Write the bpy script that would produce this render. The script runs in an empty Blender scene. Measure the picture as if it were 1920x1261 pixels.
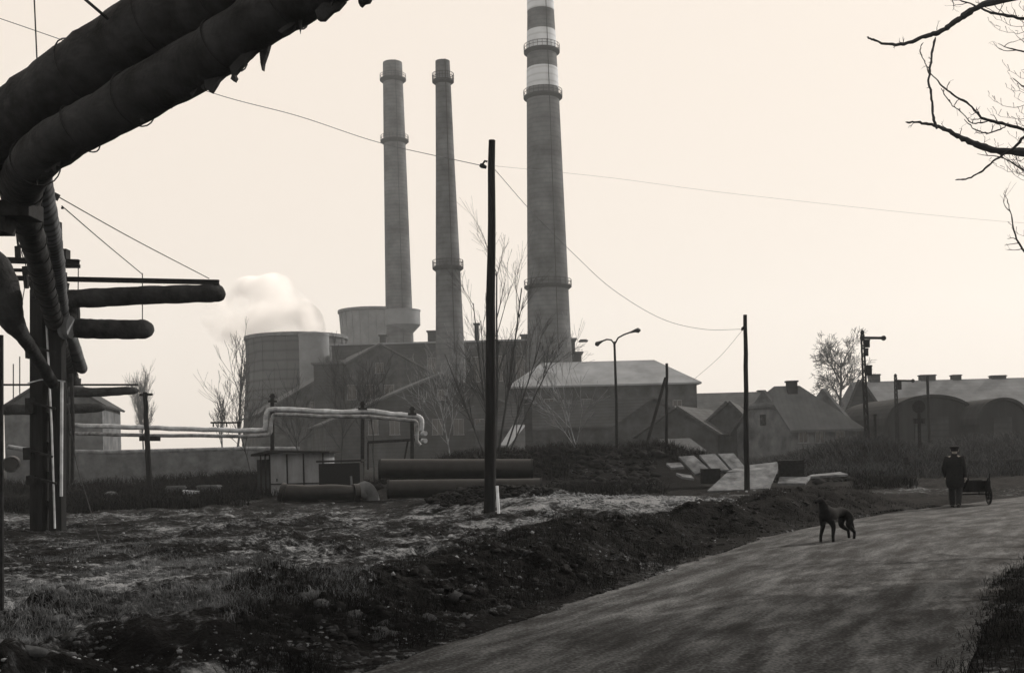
import bpy, math, random
import numpy as np
from mathutils import Vector, Matrix
SC = bpy.context.scene
COL = SC.collection
R = math.radians
# ------------------------------------------------------------------ camera
F = 2000.0; CX, CY = 960.0, 846.0; CAMH = 2.0; ROLL = R(1.5)
cs, sn = math.cos(ROLL), math.sin(ROLL)
cd = bpy.data.cameras.new('camera'); cam = bpy.data.objects.new('camera', cd); COL.objects.link(cam)
cd.sensor_width = 36; cd.lens = 36 * F / 1920; cd.shift_y = (CY - 630.5) / 1920
cd.clip_start = 0.1; cd.clip_end = 6000
M = Matrix.Identity(4)
M.col[0][:3] = (cs, 0, -sn); M.col[1][:3] = (sn, 0, cs); M.col[2][:3] = (0, -1, 0); M.col[3][:3] = (0, 0, CAMH)
cam.matrix_world = M
SC.camera = cam
# ------------------------------------------------------------------ light
SUN_EL, SUN_AZ = R(30), math.atan2(0.82, 0.57)          # azimuth from +Y towards +X
w = bpy.data.worlds.new('World'); SC.world = w; w.use_nodes = True
nt = w.node_tree; nt.nodes.clear()
out = nt.nodes.new('ShaderNodeOutputWorld'); bg = nt.nodes.new('ShaderNodeBackground')
sky = nt.nodes.new('ShaderNodeTexSky'); sky.sky_type = 'NISHITA'; sky.sun_disc = False
sky.sun_elevation = SUN_EL; sky.sun_rotation = SUN_AZ; sky.dust_density = 4; sky.air_density = 1.2
hs = nt.nodes.new('ShaderNodeHueSaturation'); hs.inputs['Saturation'].default_value = 0.0
mx = nt.nodes.new('ShaderNodeMix'); mx.data_type = 'RGBA'; mx.inputs[0].default_value = 0.88
mx.inputs[7].default_value = (9.9, 9.9, 9.9, 1)       # a bright even veil of thin cloud over the sky
ti = nt.nodes.new('ShaderNodeMix'); ti.data_type = 'RGBA'; ti.blend_type = 'MULTIPLY'; ti.inputs[0].default_value = 1
ti.inputs[7].default_value = (1.0, 0.885, 0.775, 1)
L = nt.links.new
L(sky.outputs[0], hs.inputs['Color']); L(hs.outputs[0], mx.inputs[6]); L(mx.outputs[2], ti.inputs[6])
L(ti.outputs[2], bg.inputs[0]); bg.inputs[1].default_value = 0.1; L(bg.outputs[0], out.inputs[0])
sd = bpy.data.lights.new('sun', 'SUN'); sd.energy = 4.8; sd.angle = R(0.5); sd.color = (1, 0.9, 0.8)
so = bpy.data.objects.new('sun', sd); COL.objects.link(so)
sdir = Vector((math.sin(SUN_AZ) * math.cos(SUN_EL), math.cos(SUN_AZ) * math.cos(SUN_EL), math.sin(SUN_EL)))
so.rotation_euler = (-sdir).to_track_quat('-Z', 'Y').to_euler()
SC.view_settings.view_transform = 'Standard'; SC.view_settings.look = 'None'
SC.view_settings.exposure = 0.0; SC.view_settings.gamma = 1.0
SC.render.engine = 'CYCLES'
SC.cycles.volume_bounces = 16; SC.cycles.max_bounces = 16; SC.cycles.volume_step_rate = 2.0
# ------------------------------------------------------------------ pixel -> place
def P(px, py, Y):
    xc, yc = (px - CX) / F * Y, (CY - py) / F * Y
    return Vector((cs * xc + sn * yc, Y, CAMH - sn * xc + cs * yc))
def hz(px): return CY - (px - CX) * sn / cs
def XY(px, Y): p = P(px, hz(px), Y); return p.x
def ZZ(px, py, Y): return P(px, py, Y).z
# ------------------------------------------------------------------ numpy noise
def _h(ix, iy, seed):
    n = (ix * 374761393 + iy * 668265263 + seed * 1442695041) & 0xffffffff
    n = ((n ^ (n >> 13)) * 1274126177) & 0xffffffff
    return ((n ^ (n >> 16)) & 0xffff) / 65535.0
def vnoise(x, y, seed=0):
    x = np.asarray(x, float); y = np.asarray(y, float)
    ix = np.floor(x).astype(np.int64); iy = np.floor(y).astype(np.int64)
    fx = x - ix; fy = y - iy; u = fx * fx * (3 - 2 * fx); v = fy * fy * (3 - 2 * fy)
    a = _h(ix, iy, seed); b = _h(ix + 1, iy, seed); c = _h(ix, iy + 1, seed); d = _h(ix + 1, iy + 1, seed)
    return (a * (1 - u) + b * u) * (1 - v) + (c * (1 - u) + d * u) * v - 0.5
def fbm(x, y, s, o=4, seed=0):
    t = 0; a = 1.0
    for i in range(o):
        t = t + a * vnoise(x / s + 17.3 * i, y / s - 9.1 * i, seed + i); s *= 0.5; a *= 0.55
    return t
# ------------------------------------------------------------------ ground shape
LE = [(-9.5, -8), (-1.3, 10), (0.6, 13.6), (2.6, 17.4), (5.3, 22.7), (7.6, 26.2), (10.9, 30.2), (16.5, 35.5), (24, 40.5), (36, 46), (70, 58)]
RE = [(-3.8, -8), (3.5, 8.8), (5.4, 12.4), (7.4, 16.0), (10.2, 20.6), (13.0, 24.6), (17, 29), (22.5, 33), (29, 36.8), (40, 41.5), (74, 53)]
def sdist(x, y, line):      # signed distance, positive to the left of the line's travel
    x = np.asarray(x, float); y = np.asarray(y, float)
    best = np.full(x.shape, 1e9); sg = np.ones(x.shape)
    for (x0, y0), (x1, y1) in zip(line[:-1], line[1:]):
        dx, dy = x1 - x0, y1 - y0; l2 = dx * dx + dy * dy
        t = np.clip(((x - x0) * dx + (y - y0) * dy) / l2, 0, 1)
        qx, qy = x - x0 - t * dx, y - y0 - t * dy
        d = np.hypot(qx, qy); s = np.sign(dx * (y - y0) - dy * (x - x0))
        m = d < best; best = np.where(m, d, best); sg = np.where(m, s, sg)
    return best * np.where(sg == 0, 1, sg)
def ss(a, b, t): t = np.clip((t - a) / (b - a), 0, 1); return t * t * (3 - 2 * t)
def bump(x, y, cx, cy, rx, ry, hgt):
    return hgt * np.exp(-(((x - cx) / rx) ** 2 + ((y - cy) / ry) ** 2))
def ruts(x, y):         # wheel ruts churned across the field, 0..1
    u = (x + 13) * 0.80 + (y - 18) * 0.60; v = -(x + 13) * 0.60 + (y - 18) * 0.80
    c = 1.1 * fbm(u, v * .3, 5, 2, 41)
    r = 0
    for k, o in enumerate((-5.2, -3.7, -2.6, -1.1, .6, 2.1, 3.4, 4.9)):
        r = np.maximum(r, np.exp(-((v - o - c - .03 * (k % 3 - 1) * u) / .17) ** 2))
    return r * ss(13.5, 17, y) * (1 - ss(38, 43, y)) * ss(-.35, .15, fbm(x, y, 3, 2, 43) + .1)
def ground_z(x, y, fine=True):
    x = np.asarray(x, float); y = np.asarray(y, float)
    dl = sdist(x, y, LE); dr = -sdist(x, y, RE)       # >0 outside the road
    near = np.clip(1 - (y - 60) / 60, 0.15, 1)
    wob = 0.35 * fbm(x, y, 1.6, 3, 5)
    f = ss(0.0, 1.2, dl + wob)
    base = 0.16 * ss(0.2, 3.0, dl)
    rid = np.exp(-((dl - 1.9 + 2 * wob) / 1.25) ** 2) * (0.42 + 0.5 * fbm(x, y, 3.2, 3, 9))
    rid = rid * ss(4, 9, y) * (1 - ss(29, 36, y)) * (0.35 + 0.65 * ss(9.0, 15.0, y)) * 1.25
    z = base + np.maximum(rid, 0) + f * near * (0.20 * fbm(x, y, 3.5, 3, 21) * 1.0)
    # heaps
    z = z + bump(x, y, XY(905, 35), 34.2, 2.2, 1.7, 0.62) + bump(x, y, XY(1000, 33), 33, 2.0, 1.3, 0.28)
    z = z + bump(x, y, XY(1190, 31), 31, 4.0, 2.3, 0.42)
    z = z + bump(x, y, XY(130, 11.5), 11.4, 0.9, 0.6, 0.42) + bump(x, y, XY(380, 10.3), 10.4, 0.8, 0.5, 0.18)
    # far dark earth bank behind the pipes and across to the railway
    fx = x / np.maximum(y, 1)
    bank = np.exp(-((y - 53) / 4.0) ** 2) * (1.55 + 0.7 * fbm(x, y, 6, 3, 31)) * ss(-0.16, -0.05, fx) * (1 - ss(0.14, 0.26, fx))
    bank2 = ss(50, 66, y) * (1 - ss(90, 130, y)) * (1.3 + 1.2 * fbm(x, y, 9, 3, 33)) * ss(0.2, 0.34, fx) * ss(4.0, 12.0, dl)
    bank3 = np.exp(-((y - 62) / 6) ** 2) * (0.5 + 0.6 * fbm(x, y, 5, 3, 35)) * (1 - ss(-0.22, -0.1, fx))
    z = z + np.maximum(bank, 0) + np.maximum(bank2, 0) + np.maximum(bank3, 0)
    if fine:
        wx, wy = x + .5 * fbm(x, y, 1.1, 3, 501), y + .5 * fbm(x, y, 1.1, 3, 502)
        rut = ruts(x, y)
        rg1 = .35 - np.abs(fbm(wx, wy, 0.9, 3, 61)); rg2 = .3 - np.abs(fbm(wx, wy, 0.34, 3, 62))
        amp = .55 + .9 * ss(-.15, .25, fbm(x, y, 2.6, 2, 503))
        nearf = 1 - ss(24, 40, y)
        z = z + f * near * (amp * (0.20 * rg1 + (0.10 * rg2 + .05 * fbm(wx, wy, .16, 2, 64)) * nearf + 0.10 * fbm(x, y, .55, 4, 51)) - .06 - 0.17 * rut)
    # right hand verge
    fr = ss(-0.1, 1.0, dr + 0.3 * fbm(x, y, 1.3, 3, 71))
    z = z + fr * (0.12 + 0.12 * fbm(x, y, 1.2, 4, 73) + 0.25 * ss(1, 5, dr))
    inside = (dl < 0) & (dr < 0)
    z = np.where(inside, -0.05 + 0.05 * ss(-0.5, 0, np.maximum(dl, dr)) + 0.03 * fbm(x, y, 0.7, 3, 77) * ss(-0.7, 0.1, np.maximum(dl, dr)) , z)
    return z
def gz(x, y): return float(ground_z(np.array([x]), np.array([y]), False)[0])
def G(px, py):          # where the line of sight through a pixel meets the ground
    Y = 6.0
    while Y < 400:
        p = P(px, py, Y)
        if p.z <= gz(p.x, p.y): return Vector((p.x, p.y, gz(p.x, p.y)))
        Y *= 1.004
    return P(px, py, Y)
# ------------------------------------------------------------------ mesh builder
class MB:
    def __init__(s): s.v = []; s.f = []
    def add(s, vs, fs):
        o = len(s.v); s.v += [tuple(v) for v in vs]; s.f += [tuple(i + o for i in f) for f in fs]; return s
    def box(s, c, size, rz=0, rx=0, ry=0):
        hx, hy, hzz = size[0] / 2, size[1] / 2, size[2] / 2
        rm = Matrix.Rotation(rz, 3, 'Z') @ Matrix.Rotation(ry, 3, 'Y') @ Matrix.Rotation(rx, 3, 'X')
        vs = [Vector(c) + rm @ Vector((a * hx, b * hy, d * hzz)) for a in (-1, 1) for b in (-1, 1) for d in (-1, 1)]
        return s.add(vs, [(0, 1, 3, 2), (4, 6, 7, 5), (0, 4, 5, 1), (2, 3, 7, 6), (0, 2, 6, 4), (1, 5, 7, 3)])
    def bar(s, a, b, wd, hg=None, up=Vector((0, 0, 1))):
        a, b = Vector(a), Vector(b); hg = hg or wd; d = (b - a).normalized()
        if abs(d.dot(up)) > 0.98: up = Vector((0, 1, 0))
        u = d.cross(up).normalized(); v = u.cross(d).normalized()
        vs = [p + u * (i * wd / 2) + v * (j * hg / 2) for p in (a, b) for i, j in ((-1, -1), (1, -1), (1, 1), (-1, 1))]
        return s.add(vs, [(0, 3, 2, 1), (4, 5, 6, 7), (0, 1, 5, 4), (1, 2, 6, 5), (2, 3, 7, 6), (3, 0, 4, 7)])
    def tube(s, pts, rad, n=8, cap=True, jit=0, rnd=None, twist=0):
        pts = [Vector(p) for p in pts]
        if not isinstance(rad, (list, tuple)): rad = [rad] * len(pts)
        d0 = (pts[1] - pts[0]).normalized()
        u = d0.cross(Vector((0, 0, 1)) if abs(d0.z) < 0.9 else Vector((0, 1, 0))).normalized()
        vs = []
        for i, p in enumerate(pts):
            d = (pts[min(i + 1, len(pts) - 1)] - pts[max(i - 1, 0)]).normalized()
            u = (u - d * u.dot(d)).normalized(); v = d.cross(u)
            for k in range(n):
                a = 2 * math.pi * k / n
                r = rad[i] * (1 + (rnd.uniform(-jit, jit) if rnd else 0))
                vs.append(p + (u * math.cos(a) + v * math.sin(a)) * r)
        fs = [(i * n + k, i * n + (k + 1) % n, (i + 1) * n + (k + 1) % n, (i + 1) * n + k) for i in range(len(pts) - 1) for k in range(n)]
        if cap: fs += [tuple(reversed(range(n))), tuple(range((len(pts) - 1) * n, len(pts) * n))]
        return s.add(vs, fs)
    def lathe(s, c, prof, n=32, closed=False):      # prof: (r, z)
        c = Vector(c); vs = [c + Vector((r * math.cos(2 * math.pi * k / n), r * math.sin(2 * math.pi * k / n), z)) for r, z in prof for k in range(n)]
        m = len(prof); rg = range(m if closed else m - 1)
        fs = [(i * n + k, i * n + (k + 1) % n, ((i + 1) % m) * n + (k + 1) % n, ((i + 1) % m) * n + k) for i in rg for k in range(n)]
        if not closed: fs += [tuple(reversed(range(n))), tuple(range((m - 1) * n, m * n))]
        return s.add(vs, fs)
    def prism(s, poly, ext):      # poly: 3D outline, ext: extrusion vector
        n = len(poly); ext = Vector(ext); vs = [Vector(p) for p in poly] + [Vector(p) + ext for p in poly]
        return s.add(vs, [tuple(reversed(range(n))), tuple(range(n, 2 * n))] + [(i, (i + 1) % n, n + (i + 1) % n, n + i) for i in range(n)])
    def build(s, name, mat, parent=None, smooth=False, bevel=0, fix=True):
        me = bpy.data.meshes.new(name); me.from_pydata(s.v, [], s.f); me.update()
        if fix and len(s.f) < 60000:
            import bmesh
            bm = bmesh.new(); bm.from_mesh(me); bmesh.ops.recalc_face_normals(bm, faces=bm.faces); bm.to_mesh(me); bm.free()
        if smooth:
            me.polygons.foreach_set('use_smooth', [True] * len(me.polygons))
            try: me.set_sharp_from_angle(angle=R(40))
            except Exception: pass
        o = bpy.data.objects.new(name, me); COL.objects.link(o)
        me.materials.append(mat)
        if parent: o.parent = parent
        if bevel:
            b = o.modifiers.new('bevel', 'BEVEL'); b.width = bevel; b.segments = 2; b.limit_method = 'ANGLE'
        return o
def tag(o, label=None, cat=None, group=None, kind=None):
    if label: o['label'] = label
    if cat: o['category'] = cat
    if group: o['group'] = group
    if kind: o['kind'] = kind
    return o
def thing(name, label, cat, loc=(0, 0, 0), group=None, rz=0):
    o = bpy.data.objects.new(name, None); COL.objects.link(o); o.location = loc; o.rotation_euler = (0, 0, rz)
    o.empty_display_size = 0.2
    bpy.context.view_layer.update()
    return tag(o, label, cat, group)
def part(mb, name, mat, root, smooth=False, bevel=0, world=True):
    """link a part under root; vertices are given in world space and turned into the root's space"""
    if world:
        b = root; off = Vector((0, 0, 0)); 
        mats = Matrix.Translation(root.location) @ Matrix.Rotation(root.rotation_euler.z, 4, 'Z')
        p = root.parent
        while p: mats = Matrix.Translation(p.location) @ Matrix.Rotation(p.rotation_euler.z, 4, 'Z') @ mats; p = p.parent
        inv = mats.inverted(); mb.v = [tuple(inv @ Vector(v)) for v in mb.v]
    return mb.build(name, mat, root, smooth, bevel)
# ------------------------------------------------------------------ materials
CT = (0.92, 1.0, 1.09)
def cool(c): return tuple(x * k for x, k in zip(c, CT))
def mat(name, c, rough=0.9, amp=0.35, scale=3.0, bumpd=0.0, bscale=20.0, stretch=(1, 1, 1), c2=None, spec=0.06, metal=0, detail=6):
    m = bpy.data.materials.new(name); m.use_nodes = True; n = m.node_tree.nodes; l = m.node_tree.links
    b = n['Principled BSDF']; b.inputs['Roughness'].default_value = rough; b.inputs['Metallic'].default_value = metal
    b.inputs['Specular IOR Level'].default_value = spec
    c = cool(c if isinstance(c, tuple) else (c, c, c))
    if c2 is None: c2 = tuple(x * (1 - amp) for x in c); c1 = tuple(min(1, x * (1 + amp)) for x in c)
    else:
        c1 = c
        if not isinstance(c2, tuple): c2 = cool((c2, c2, c2))
    tc = n.new('ShaderNodeTexCoord'); mp = n.new('ShaderNodeMapping'); mp.inputs['Scale'].default_value = stretch
    nz = n.new('ShaderNodeTexNoise'); nz.inputs['Scale'].default_value = scale; nz.inputs['Detail'].default_value = detail; nz.inputs['Roughness'].default_value = 0.62
    rp = n.new('ShaderNodeValToRGB'); rp.color_ramp.elements[0].position = 0.33; rp.color_ramp.elements[1].position = 0.67
    rp.color_ramp.elements[0].color = (*c2, 1); rp.color_ramp.elements[1].color = (*c1, 1)
    l.new(tc.outputs['Object'], mp.inputs['Vector']); l.new(mp.outputs[0], nz.inputs['Vector'])
    l.new(nz.outputs['Fac'], rp.inputs['Fac']); l.new(rp.outputs['Color'], b.inputs['Base Color'])
    if bumpd:
        n2 = n.new('ShaderNodeTexNoise'); n2.inputs['Scale'].default_value = bscale; n2.inputs['Detail'].default_value = 5
        bp = n.new('ShaderNodeBump'); bp.inputs['Strength'].default_value = 0.8; bp.inputs['Distance'].default_value = bumpd
        l.new(mp.outputs[0], n2.inputs['Vector']); l.new(n2.outputs['Fac'], bp.inputs['Height']); l.new(bp.outputs[0], b.inputs['Normal'])
    m.diffuse_color = (*c1, 1)
    return m
def mat_rows(name, c, c2, pitch, width=0.12, rough=0.9, axis='Z', amp=0.3):
    """courses, planks or wrapping turns: thin rows of darker joints plus blotches"""
    m = mat(name, c, rough, amp, 0.4 / pitch * 0.5); n = m.node_tree.nodes; l = m.node_tree.links
    b = n['Principled BSDF']; tc = [x for x in n if x.type == 'TEX_COORD'][0]; rp = [x for x in n if x.type == 'VALTORGB'][0]
    wv = n.new('ShaderNodeTexWave'); wv.wave_type = 'BANDS'; wv.bands_direction = axis; wv.inputs['Scale'].default_value = 0.314 / pitch
    wv.inputs['Distortion'].default_value = 1.2; wv.inputs['Detail'].default_value = 2
    r2 = n.new('ShaderNodeValToRGB'); r2.color_ramp.elements[0].position = 0.0; r2.color_ramp.elements[1].position = width * 2
    r2.color_ramp.elements[0].color = (c2, c2, c2, 1); r2.color_ramp.elements[1].color = (1, 1, 1, 1)
    mu = n.new('ShaderNodeMix'); mu.data_type = 'RGBA'; mu.blend_type = 'MULTIPLY'; mu.inputs[0].default_value = 1
    l.new(tc.outputs['Object'], wv.inputs['Vector']); l.new(wv.outputs['Fac'], r2.inputs['Fac'])
    l.new(rp.outputs['Color'], mu.inputs[6]); l.new(r2.outputs['Color'], mu.inputs[7]); l.new(mu.outputs[2], b.inputs['Base Color'])
    return m
MT = dict(
    brick=mat_rows('chimney_brick', 0.085, 0.82, 0.9, 0.2, amp=0.5),
    brick2=mat_rows('dark_brick', 0.034, 0.8, 0.6, 0.2, amp=0.55),
    paint=mat_rows('white_band_paint', 0.5, 0.8, 1.3, 0.15, amp=0.15),
    gallery=mat('gallery_steel', 0.025),
    timber=mat_rows('cooling_tower_boards', 0.07, 0.6, 2.2, 0.12, amp=0.3),
    tank=mat('concrete_tank', 0.16, amp=0.3, scale=0.15),
    concrete=mat('concrete', 0.11, amp=0.35, scale=1.2, bumpd=0.01),
    render=mat('old_render_wall', 0.045, amp=0.6, scale=0.6),
    render_pale=mat('pale_render_wall', 0.10, amp=0.5, scale=0.5),
    roof=mat_rows('roof_sheeting', 0.075, 0.93, 0.5, 0.2, axis='X', amp=0.25),
    roof_mid=mat_rows('weathered_roof_tiles', 0.15, 0.93, 0.5, 0.2, amp=0.25),
    roof_dark=mat_rows('roof_tiles', 0.05, 0.7, 0.35, 0.2, amp=0.35),
    roof_pale=mat('pale_roof_felt', 0.2, amp=0.25, scale=0.25),
    shed_dark=mat('tarred_shed_boards', 0.02, amp=0.4, scale=1.0, stretch=(1, 1, .2)),
    glass=mat('dark_window_glass', 0.02, rough=0.15, spec=0.5),
    frame=mat('window_frame_paint', 0.16),
    pole=mat('tarred_wood', 0.013, amp=0.5, scale=6, stretch=(1, 1, 0.12), bumpd=0.02, bscale=14),
    steel=mat('dark_rusty_steel', 0.016, rough=0.7, amp=0.5, scale=8, bumpd=0.003, bscale=60),
    wire=mat('dark_wire', 0.03),
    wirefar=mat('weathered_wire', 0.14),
    wrap=mat('tarred_pipe_wrapping', 0.034, rough=0.8, c2=0.008, scale=2.2, bumpd=0.05, bscale=9),
    wrap_pale=mat_rows('ribbed_grey_pipe_wrapping', 0.10, 0.45, 0.30, 0.25, axis='Y', amp=0.45),
    zinc=mat('bright_sheet_pipe', 0.5, rough=0.6, c2=0.2, scale=2.5, spec=0.4),
    zinc_dull=mat('dull_sheet_pipe', 0.26, rough=0.6, c2=0.05, scale=3, spec=0.3),
    pipe=mat('black_steel_pipe', 0.008, rough=0.42, amp=0.6, scale=2.5, spec=0.22, bumpd=0.004, bscale=18),
    panel=mat('pale_shed_panel', 0.2, amp=0.25, scale=1.8, stretch=(1, 1, 0.4)),
    slab=mat('pale_concrete_slab', 0.2, c2=0.07, scale=2.2, bumpd=0.01),
    white=mat('white_paint', 0.7, amp=0.15, scale=6),
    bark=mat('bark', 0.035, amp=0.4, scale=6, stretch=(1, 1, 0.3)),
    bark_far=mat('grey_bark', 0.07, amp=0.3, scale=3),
    bark_pale=mat('pale_birch_bark', 0.3, c2=0.06, scale=2.5),
    cloth=mat('black_wool', 0.014, amp=0.3, scale=20), cloth2=mat('dark_cloth', 0.02, amp=0.3, scale=20),
    fur=mat('dark_fur', 0.012, amp=0.5, scale=14, bumpd=0.006, bscale=90),
    skin=mat('skin', (0.26, 0.23, 0.2), amp=0.08), hair=mat('dark_hair', 0.015),
    lampglass=mat('lamp_shade_enamel', 0.04, rough=0.4),
)
# ground material: dark soaked earth with paler dry, sandy patches, contrast raised in place of clod shading and highlights
def ground_mat():
    m = mat('muddy_ground', 0.055, amp=0.5, scale=1.4); n = m.node_tree.nodes; l = m.node_tree.links; b = n['Principled BSDF']
    tc = [x for x in n if x.type == 'TEX_COORD'][0]
    at = n.new('ShaderNodeAttribute'); at.attribute_name = 'soil'
    nz = n.new('ShaderNodeTexNoise'); nz.inputs['Scale'].default_value = 9; nz.inputs['Detail'].default_value = 8; nz.inputs['Roughness'].default_value = 0.75
    l.new(tc.outputs['Object'], nz.inputs['Vector'])
    m1 = n.new('ShaderNodeMath'); m1.operation = 'MULTIPLY_ADD'; m1.inputs[1].default_value = 2.2; m1.inputs[2].default_value = -1.12
    l.new(nz.outputs['Fac'], m1.inputs[0])
    mp2 = n.new('ShaderNodeMapping'); mp2.inputs['Scale'].default_value = (1, 1.5, 1); mp2.inputs['Rotation'].default_value = (0, 0, .6); l.new(tc.outputs['Object'], mp2.inputs['Vector'])
    nb = n.new('ShaderNodeTexNoise'); nb.inputs['Scale'].default_value = 2.3; nb.inputs['Detail'].default_value = 6; nb.inputs['Roughness'].default_value = 0.7; nb.inputs['Distortion'].default_value = 1.2
    l.new(mp2.outputs[0], nb.inputs['Vector'])
    m0 = n.new('ShaderNodeMath'); m0.operation = 'MULTIPLY_ADD'; m0.inputs[1].default_value = 2.2; m0.inputs[2].default_value = -1.12; l.new(nb.outputs['Fac'], m0.inputs[0])
    m3 = n.new('ShaderNodeMath'); m3.operation = 'ADD'; l.new(m0.outputs[0], m3.inputs[0]); l.new(m1.outputs[0], m3.inputs[1])
    m2 = n.new('ShaderNodeMath'); m2.operation = 'ADD'; l.new(at.outputs['Fac'], m2.inputs[0]); l.new(m3.outputs[0], m2.inputs[1])
    rp = n.new('ShaderNodeValToRGB'); e = rp.color_ramp.elements
    e[0].position = 0.05; e[0].color = (0.004, 0.0043, 0.0046, 1); e[1].position = 1.0; e[1].color = (0.19, 0.203, 0.218, 1)
    for p_, c_ in ((0.3, 0.008), (0.5, 0.026), (0.72, 0.10)):
        q = e.new(p_); q.color = (*cool((c_, c_, c_)), 1)
    l.new(m2.outputs[0], rp.inputs['Fac']); l.new(rp.outputs['Color'], b.inputs['Base Color'])
    n3 = n.new('ShaderNodeTexNoise'); n3.inputs['Scale'].default_value = 22; n3.inputs['Detail'].default_value = 7
    l.new(tc.outputs['Object'], n3.inputs['Vector'])
    bp = n.new('ShaderNodeBump'); bp.inputs['Distance'].default_value = 0.05; bp.inputs['Strength'].default_value = 1
    l.new(n3.outputs['Fac'], bp.inputs['Height']); l.new(bp.outputs[0], b.inputs['Normal'])
    b.inputs['Roughness'].default_value = 0.95; b.inputs['Specular IOR Level'].default_value = 0.04
    return m
def soil_value(x, y):       # 0 dark earth .. 1 pale sand, the ground's tone, darkened along the wheel ruts
    dl = sdist(x, y, LE); dr = -sdist(x, y, RE)
    v = 0.40 + 0.55 * fbm(x, y, 2.2, 4, 101) + 0.3 * fbm(x, y * 0.5, 0.7, 3, 105)
    field = ss(4.2, 6.5, dl) * ss(13, 18, y) * (1 - ss(36, 41, y))
    v = v + 0.08 * field - 0.55 * ruts(x, y) * ss(-.3, .1, fbm(x, y, .8, 2, 113)) + .22 * ss(.05, .3, fbm(x, y * 1.4, 1.3, 3, 107)) - .22 * ss(.05, .3, fbm(x, y, 1.0, 3, 109))
    gravel = bump(x, y, XY(1190, 31), 31, 5.2, 3.2, 0.42) + bump(x, y, XY(1560, 33), 34, 3.5, 1.6, 0.2) + bump(x, y, XY(440, 14), 14.2, 1.1, 0.6, 0.35)+ bump(x, y, XY(640, 19), 18.6, 0.8, 1.2, 0.3)
    v = v + gravel
    v = v - (.2 + .42 * ss(-.3, -.16, x / np.maximum(y, 1) + .15 * fbm(x, y, 1.5, 2, 111))) * np.exp(-((dl - 1.7) / 1.6) ** 2) * ss(9, 13, y) * (1 - ss(34, 40, y))
    v = v - 0.45 * np.clip(bump(x, y, XY(905, 35), 34.0, 2.6, 1.6, 1.0), 0, 1)
    v = v - 0.38 * ss(40, 46, y) * (1 - ss(300, 600, y)) - 0.05
    v = np.where(dr > 0, v - 0.3, v)
    return np.clip(v, 0, 1)
# ------------------------------------------------------------------ ground and road
def build_ground():
    nc = 820
    s = np.r_[3.0 * np.exp(np.arange(0, math.log(13 / 3.0), .014)), 13 * np.exp(np.arange(0, math.log(40 / 13), .0024)), 40 * np.exp(np.arange(0, math.log(1500 / 40) + .012, .012))]; nr = len(s)
    t = np.linspace(-1.25, 1.25, nc); t = np.sign(t) * (0.55 * np.abs(t) + 0.45 * np.abs(t) ** 2 / 1.25)
    S, T = np.meshgrid(s, t, indexing='ij'); X = S * T; Y = S - 6.0
    Z = ground_z(X, Y)
    co = np.stack([X, Y, Z], -1).reshape(-1, 3)
    idx = np.arange(nr * nc).reshape(nr, nc)
    q = np.stack([idx[:-1, :-1], idx[:-1, 1:], idx[1:, 1:], idx[1:, :-1]], -1).reshape(-1, 4)
    me = bpy.data.meshes.new('ground'); me.vertices.add(len(co)); me.vertices.foreach_set('co', co.astype(np.float32).ravel())
    me.loops.add(q.size); me.loops.foreach_set('vertex_index', q.astype(np.int32).ravel())
    me.polygons.add(len(q)); me.polygons.foreach_set('loop_start', np.arange(0, q.size, 4, dtype=np.int32))
    me.update(calc_edges=True); me.polygons.foreach_set('use_smooth', [True] * len(q))
    a = me.attributes.new('soil', 'FLOAT', 'POINT'); a.data.foreach_set('value', soil_value(X, Y).astype(np.float32).ravel())
    o = bpy.data.objects.new('ground', me); COL.objects.link(o); me.materials.append(ground_mat()); o['kind'] = 'structure'
build_ground()
def road_mat():
    m = mat('worn_road', 0.11, amp=0.4, scale=1.0); n = m.node_tree.nodes; l = m.node_tree.links; b = n['Principled BSDF']
    uv = n.new('ShaderNodeUVMap'); mp = n.new('ShaderNodeMapping'); mp.inputs['Scale'].default_value = (1.7, 0.34, 1)
    l.new(uv.outputs[0], mp.inputs['Vector'])
    a = n.new('ShaderNodeTexNoise'); a.inputs['Scale'].default_value = 1.6; a.inputs['Detail'].default_value = 7; a.inputs['Roughness'].default_value = 0.65
    l.new(mp.outputs[0], a.inputs['Vector'])
    tc = [x for x in n if x.type == 'TEX_COORD'][0]
    f = n.new('ShaderNodeTexNoise'); f.inputs['Scale'].default_value = 30; f.inputs['Detail'].default_value = 6; l.new(tc.outputs['Object'], f.inputs['Vector'])
    ad = n.new('ShaderNodeMath'); ad.operation = 'MULTIPLY_ADD'; ad.inputs[1].default_value = 0.6; l.new(f.outputs['Fac'], ad.inputs[0]); l.new(a.outputs['Fac'], ad.inputs[2])
    rp = n.new('ShaderNodeValToRGB'); e = rp.color_ramp.elements
    e[0].position = 0.66; e[0].color = (0.010, 0.0108, 0.0115, 1); e[1].position = 0.97; e[1].color = (0.10, 0.107, 0.113, 1)
    q = e.new(0.8); q.color = (0.036, 0.039, 0.042, 1)
    l.new(ad.outputs[0], rp.inputs['Fac']); l.new(rp.outputs['Color'], b.inputs['Base Color'])
    bp = n.new('ShaderNodeBump'); bp.inputs['Distance'].default_value = 0.03; l.new(ad.outputs[0], bp.inputs['Height']); l.new(bp.outputs[0], b.inputs['Normal'])
    b.inputs['Roughness'].default_value = 0.85; b.inputs['Specular IOR Level'].default_value = 0.08
    return m
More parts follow.
